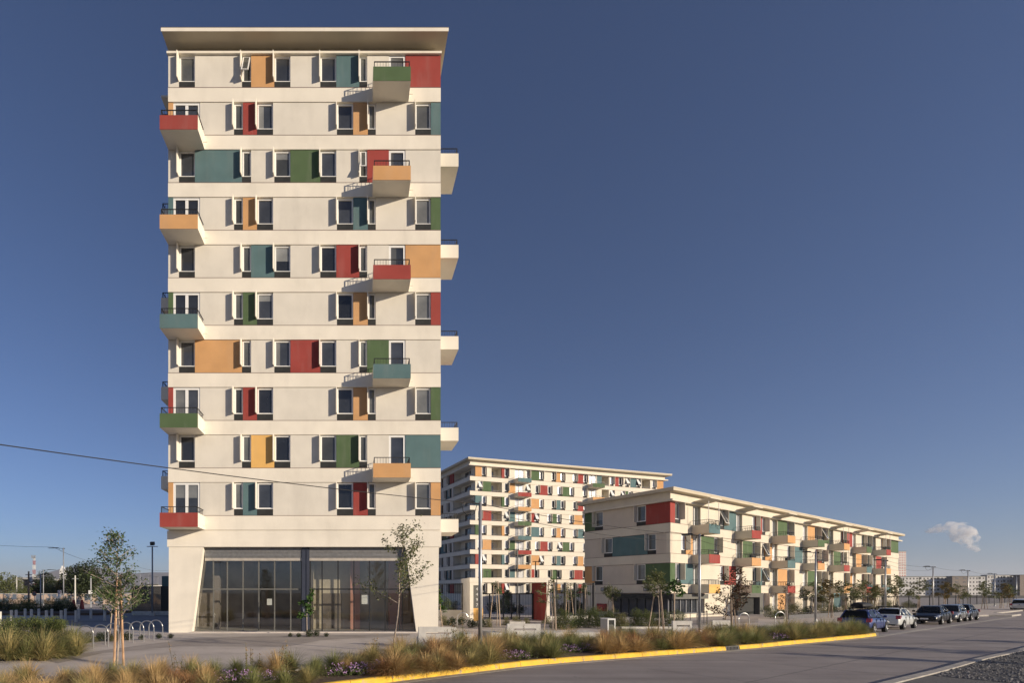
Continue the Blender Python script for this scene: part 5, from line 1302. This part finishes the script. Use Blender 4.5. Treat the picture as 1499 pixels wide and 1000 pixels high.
farblock(1345,1392,400,15.4,'grey five-storey block behind the fifth lamp post',cols=9,balc=(0,5,8))
farblock(1394,1416,392,15.4,'plain brown windowless end block left of the sixth lamp post',m='far_brown',cols=2,floors=5)
farblock(1418,1442,400,15.6,'light grey block right of the sixth lamp post',cols=5,balc=(3,))
farblock(1445,1492,400,16.6,'light grey block behind the seventh and eighth lamp posts',cols=10,balc=(2,5,7))
farblock(1493,1540,392,16.4,'dark block cut by the right edge of the view',m='far_brown',cols=3)
farblock(1315.5,1326.5,520,45,'tall narrow pale tower striped with red windows beyond the long block',m='far_white',floors=17,cols=3,win='lens_red',name='apartment_tower')
# ============================================================ 10. hills, sky, haze, sun, camera
def ridge(name,pts,Y,depth,m='mount'):
    b=MB(); xs=[]; n=90
    x0,x1=pts[0][0],pts[-1][0]; rows=10; vs=[]
    for j in range(rows):
        for i in range(n+1):
            px=x0+(x1-x0)*i/n
            for a,c in zip(pts,pts[1:]):
                if a[0]<=px<=c[0]: t=(px-a[0])/(c[0]-a[0]); t=t*t*(3-2*t); py=a[1]+(c[1]-a[1])*t; break
            yy=Y+depth*(j/(rows-1)-1)*.9; k=(j/(rows-1))
            X=XA(px,Y); Z=max(0,ZA(py,Y))*k**1.15; Z*=1+.12*(noise.noise(Vector((X*.004,yy*.004,3)))*(1-k*.6))
            vs.append((X,yy,Z))
    # back slope
    for i in range(n+1): v=vs[(rows-1)*(n+1)+i]; vs.append((v[0],v[1]+depth,-2))
    fs=[(j*(n+1)+i,j*(n+1)+i+1,(j+1)*(n+1)+i+1,(j+1)*(n+1)+i) for j in range(rows) for i in range(n)]
    b.add(vs,fs); o=b.build(name,[m],smooth=True); return tag(o,kind='structure')
ridge('hills',[(-420,866),(-200,858),(-60,862),(10,856),(36,853),(60,843),(85,833),(112,828.5),(140,831),(165,837),(190,840),(240,838.5),(300,836),(400,843),(520,846),(700,850),(900,856),(1100,860),(1300,863),(1500,864),(1900,866)],5200,1500)
sc=bpy.context.scene
sc.cycles.volume_bounces=5
w=bpy.data.worlds.new('World'); sc.world=w; w.use_nodes=True; nt=w.node_tree; bg=nt.nodes['Background']
SUN_EL=R(14.2); sunv=Vector((.829*math.cos(SUN_EL),-.559*math.cos(SUN_EL),math.sin(SUN_EL)))
sk=nt.nodes.new('ShaderNodeTexSky'); sk.sky_type='NISHITA'; sk.sun_disc=False; sk.sun_elevation=SUN_EL; sk.sun_rotation=math.atan2(sunv.x,sunv.y)
sk.air_density=SKY['air']; sk.dust_density=SKY['dust']; sk.ozone_density=SKY['ozone']; sk.altitude=SKY['alt']
tn=nt.nodes.new('ShaderNodeMix'); tn.data_type='RGBA'; tn.blend_type='MULTIPLY'; tn.inputs['Factor'].default_value=1; tn.inputs['B'].default_value=(*SKY['tint'],1); nt.links.new(sk.outputs[0],tn.inputs['A']); hs=nt.nodes.new('ShaderNodeHueSaturation'); hs.inputs['Saturation'].default_value=SKY['sat']; nt.links.new(tn.outputs['Result'],hs.inputs['Color']); nt.links.new(hs.outputs[0],bg.inputs[0]); bg.inputs[1].default_value=SKY['str']
sl=bpy.data.lights.new('sun','SUN'); sl.energy=SKY['sun']; sl.angle=R(.5); sl.color=SKY['col']; so=bpy.data.objects.new('sun',sl); C.objects.link(so)
so.rotation_euler=(-sunv).to_track_quat('-Z','Y').to_euler(); so.location=(40,-40,60)
# small cloud
def cloud():
    r=random.Random(2); import bmesh
    Yc=3600; b=MB(); puffs=[(1374,776,6,.6),(1384,773,7,.7),(1396,776,9,.8),(1405,781,11,1),(1398,771,8,.9),(1410,774,10,1),(1417,783,10,.9),(1413,790,9,.9),(1420,796,8,.8),(1427,802,6,.7),(1404,787,8,.8),(1392,782,7,.7),(1389,768,5,.5),(1424,789,6,.7),(1432,805,4,.5),(1366,777,4,.4)]
    o=thing('cloud','small pale cloud low in the sky right of the long block','cloud',(XA(1403,Yc),Yc,ZA(785,Yc)),kind='stuff')
    del o['category']
    bm=bmesh.new()
    for px,py,rad,k in puffs:
        m_=Matrix.Translation((XA(px,Yc)-o.location.x,r.uniform(-30,30),ZA(py,Yc)-o.location.z))@Matrix.Diagonal((rad*Yc/F*1.25,rad*Yc/F*1.2,rad*Yc/F,1))
        bmesh.ops.create_icosphere(bm,subdivisions=2,radius=1,matrix=m_)
    me=bpy.data.meshes.new('cloud'); bm.to_mesh(me); bm.free()
    m=bpy.data.materials.new('cloud_vapour'); m.use_nodes=True; N=m.node_tree.nodes; L=m.node_tree.links; N.remove(N['Principled BSDF'])
    v=N.new('ShaderNodeVolumePrincipled'); v.inputs['Color'].default_value=(1,1,1,1); v.inputs['Anisotropy'].default_value=-.35
    tc=N.new('ShaderNodeTexCoord'); nz=N.new('ShaderNodeTexNoise'); nz.inputs['Scale'].default_value=.022; nz.inputs['Detail'].default_value=5; L.new(tc.outputs['Object'],nz.inputs['Vector'])
    mr=N.new('ShaderNodeMapRange'); mr.inputs['From Min'].default_value=.45; mr.inputs['From Max'].default_value=.68; mr.inputs['To Max'].default_value=.05; L.new(nz.outputs['Fac'],mr.inputs['Value']); L.new(mr.outputs[0],v.inputs['Density'])
    L.new(v.outputs[0],N['Material Output'].inputs['Volume']); me.materials.append(m)
    c=place('cloud_body',me,o); 
    rm_=c.modifiers.new('r','REMESH'); rm_.mode='VOXEL'; rm_.voxel_size=5
cloud()
if HAZE:
    m=bpy.data.materials.new('haze_air'); m.use_nodes=True; N=m.node_tree.nodes; L=m.node_tree.links; N.remove(N['Principled BSDF'])
    v=N.new('ShaderNodeVolumePrincipled'); v.inputs['Color'].default_value=(.80,.86,.97,1); v.inputs['Density'].default_value=HAZE; v.inputs['Anisotropy'].default_value=.1
    L.new(v.outputs[0],N['Material Output'].inputs['Volume'])
    b=MB(); b.box(-9050,9050,-3050,12050,-3.2,320); o=b.build('haze',['cream']); o.data.materials.clear(); o.data.materials.append(m); tag(o,kind='stuff')
cam=bpy.data.cameras.new('camera'); co=bpy.data.objects.new('camera',cam); C.objects.link(co); co.location=(0,0,EYE); co.rotation_euler=(R(90),0,0)
cam.sensor_width=36; cam.lens=F/1499*36; cam.shift_x=(749.5-CX)/1499; cam.shift_y=(HY-500)/1499; cam.clip_end=30000; cam.clip_start=.1
sc.camera=co
sc.view_settings.view_transform='Standard'; sc.view_settings.look='None'; sc.view_settings.exposure=SKY['exp']; sc.view_settings.gamma=1
for p_ in protos: pass
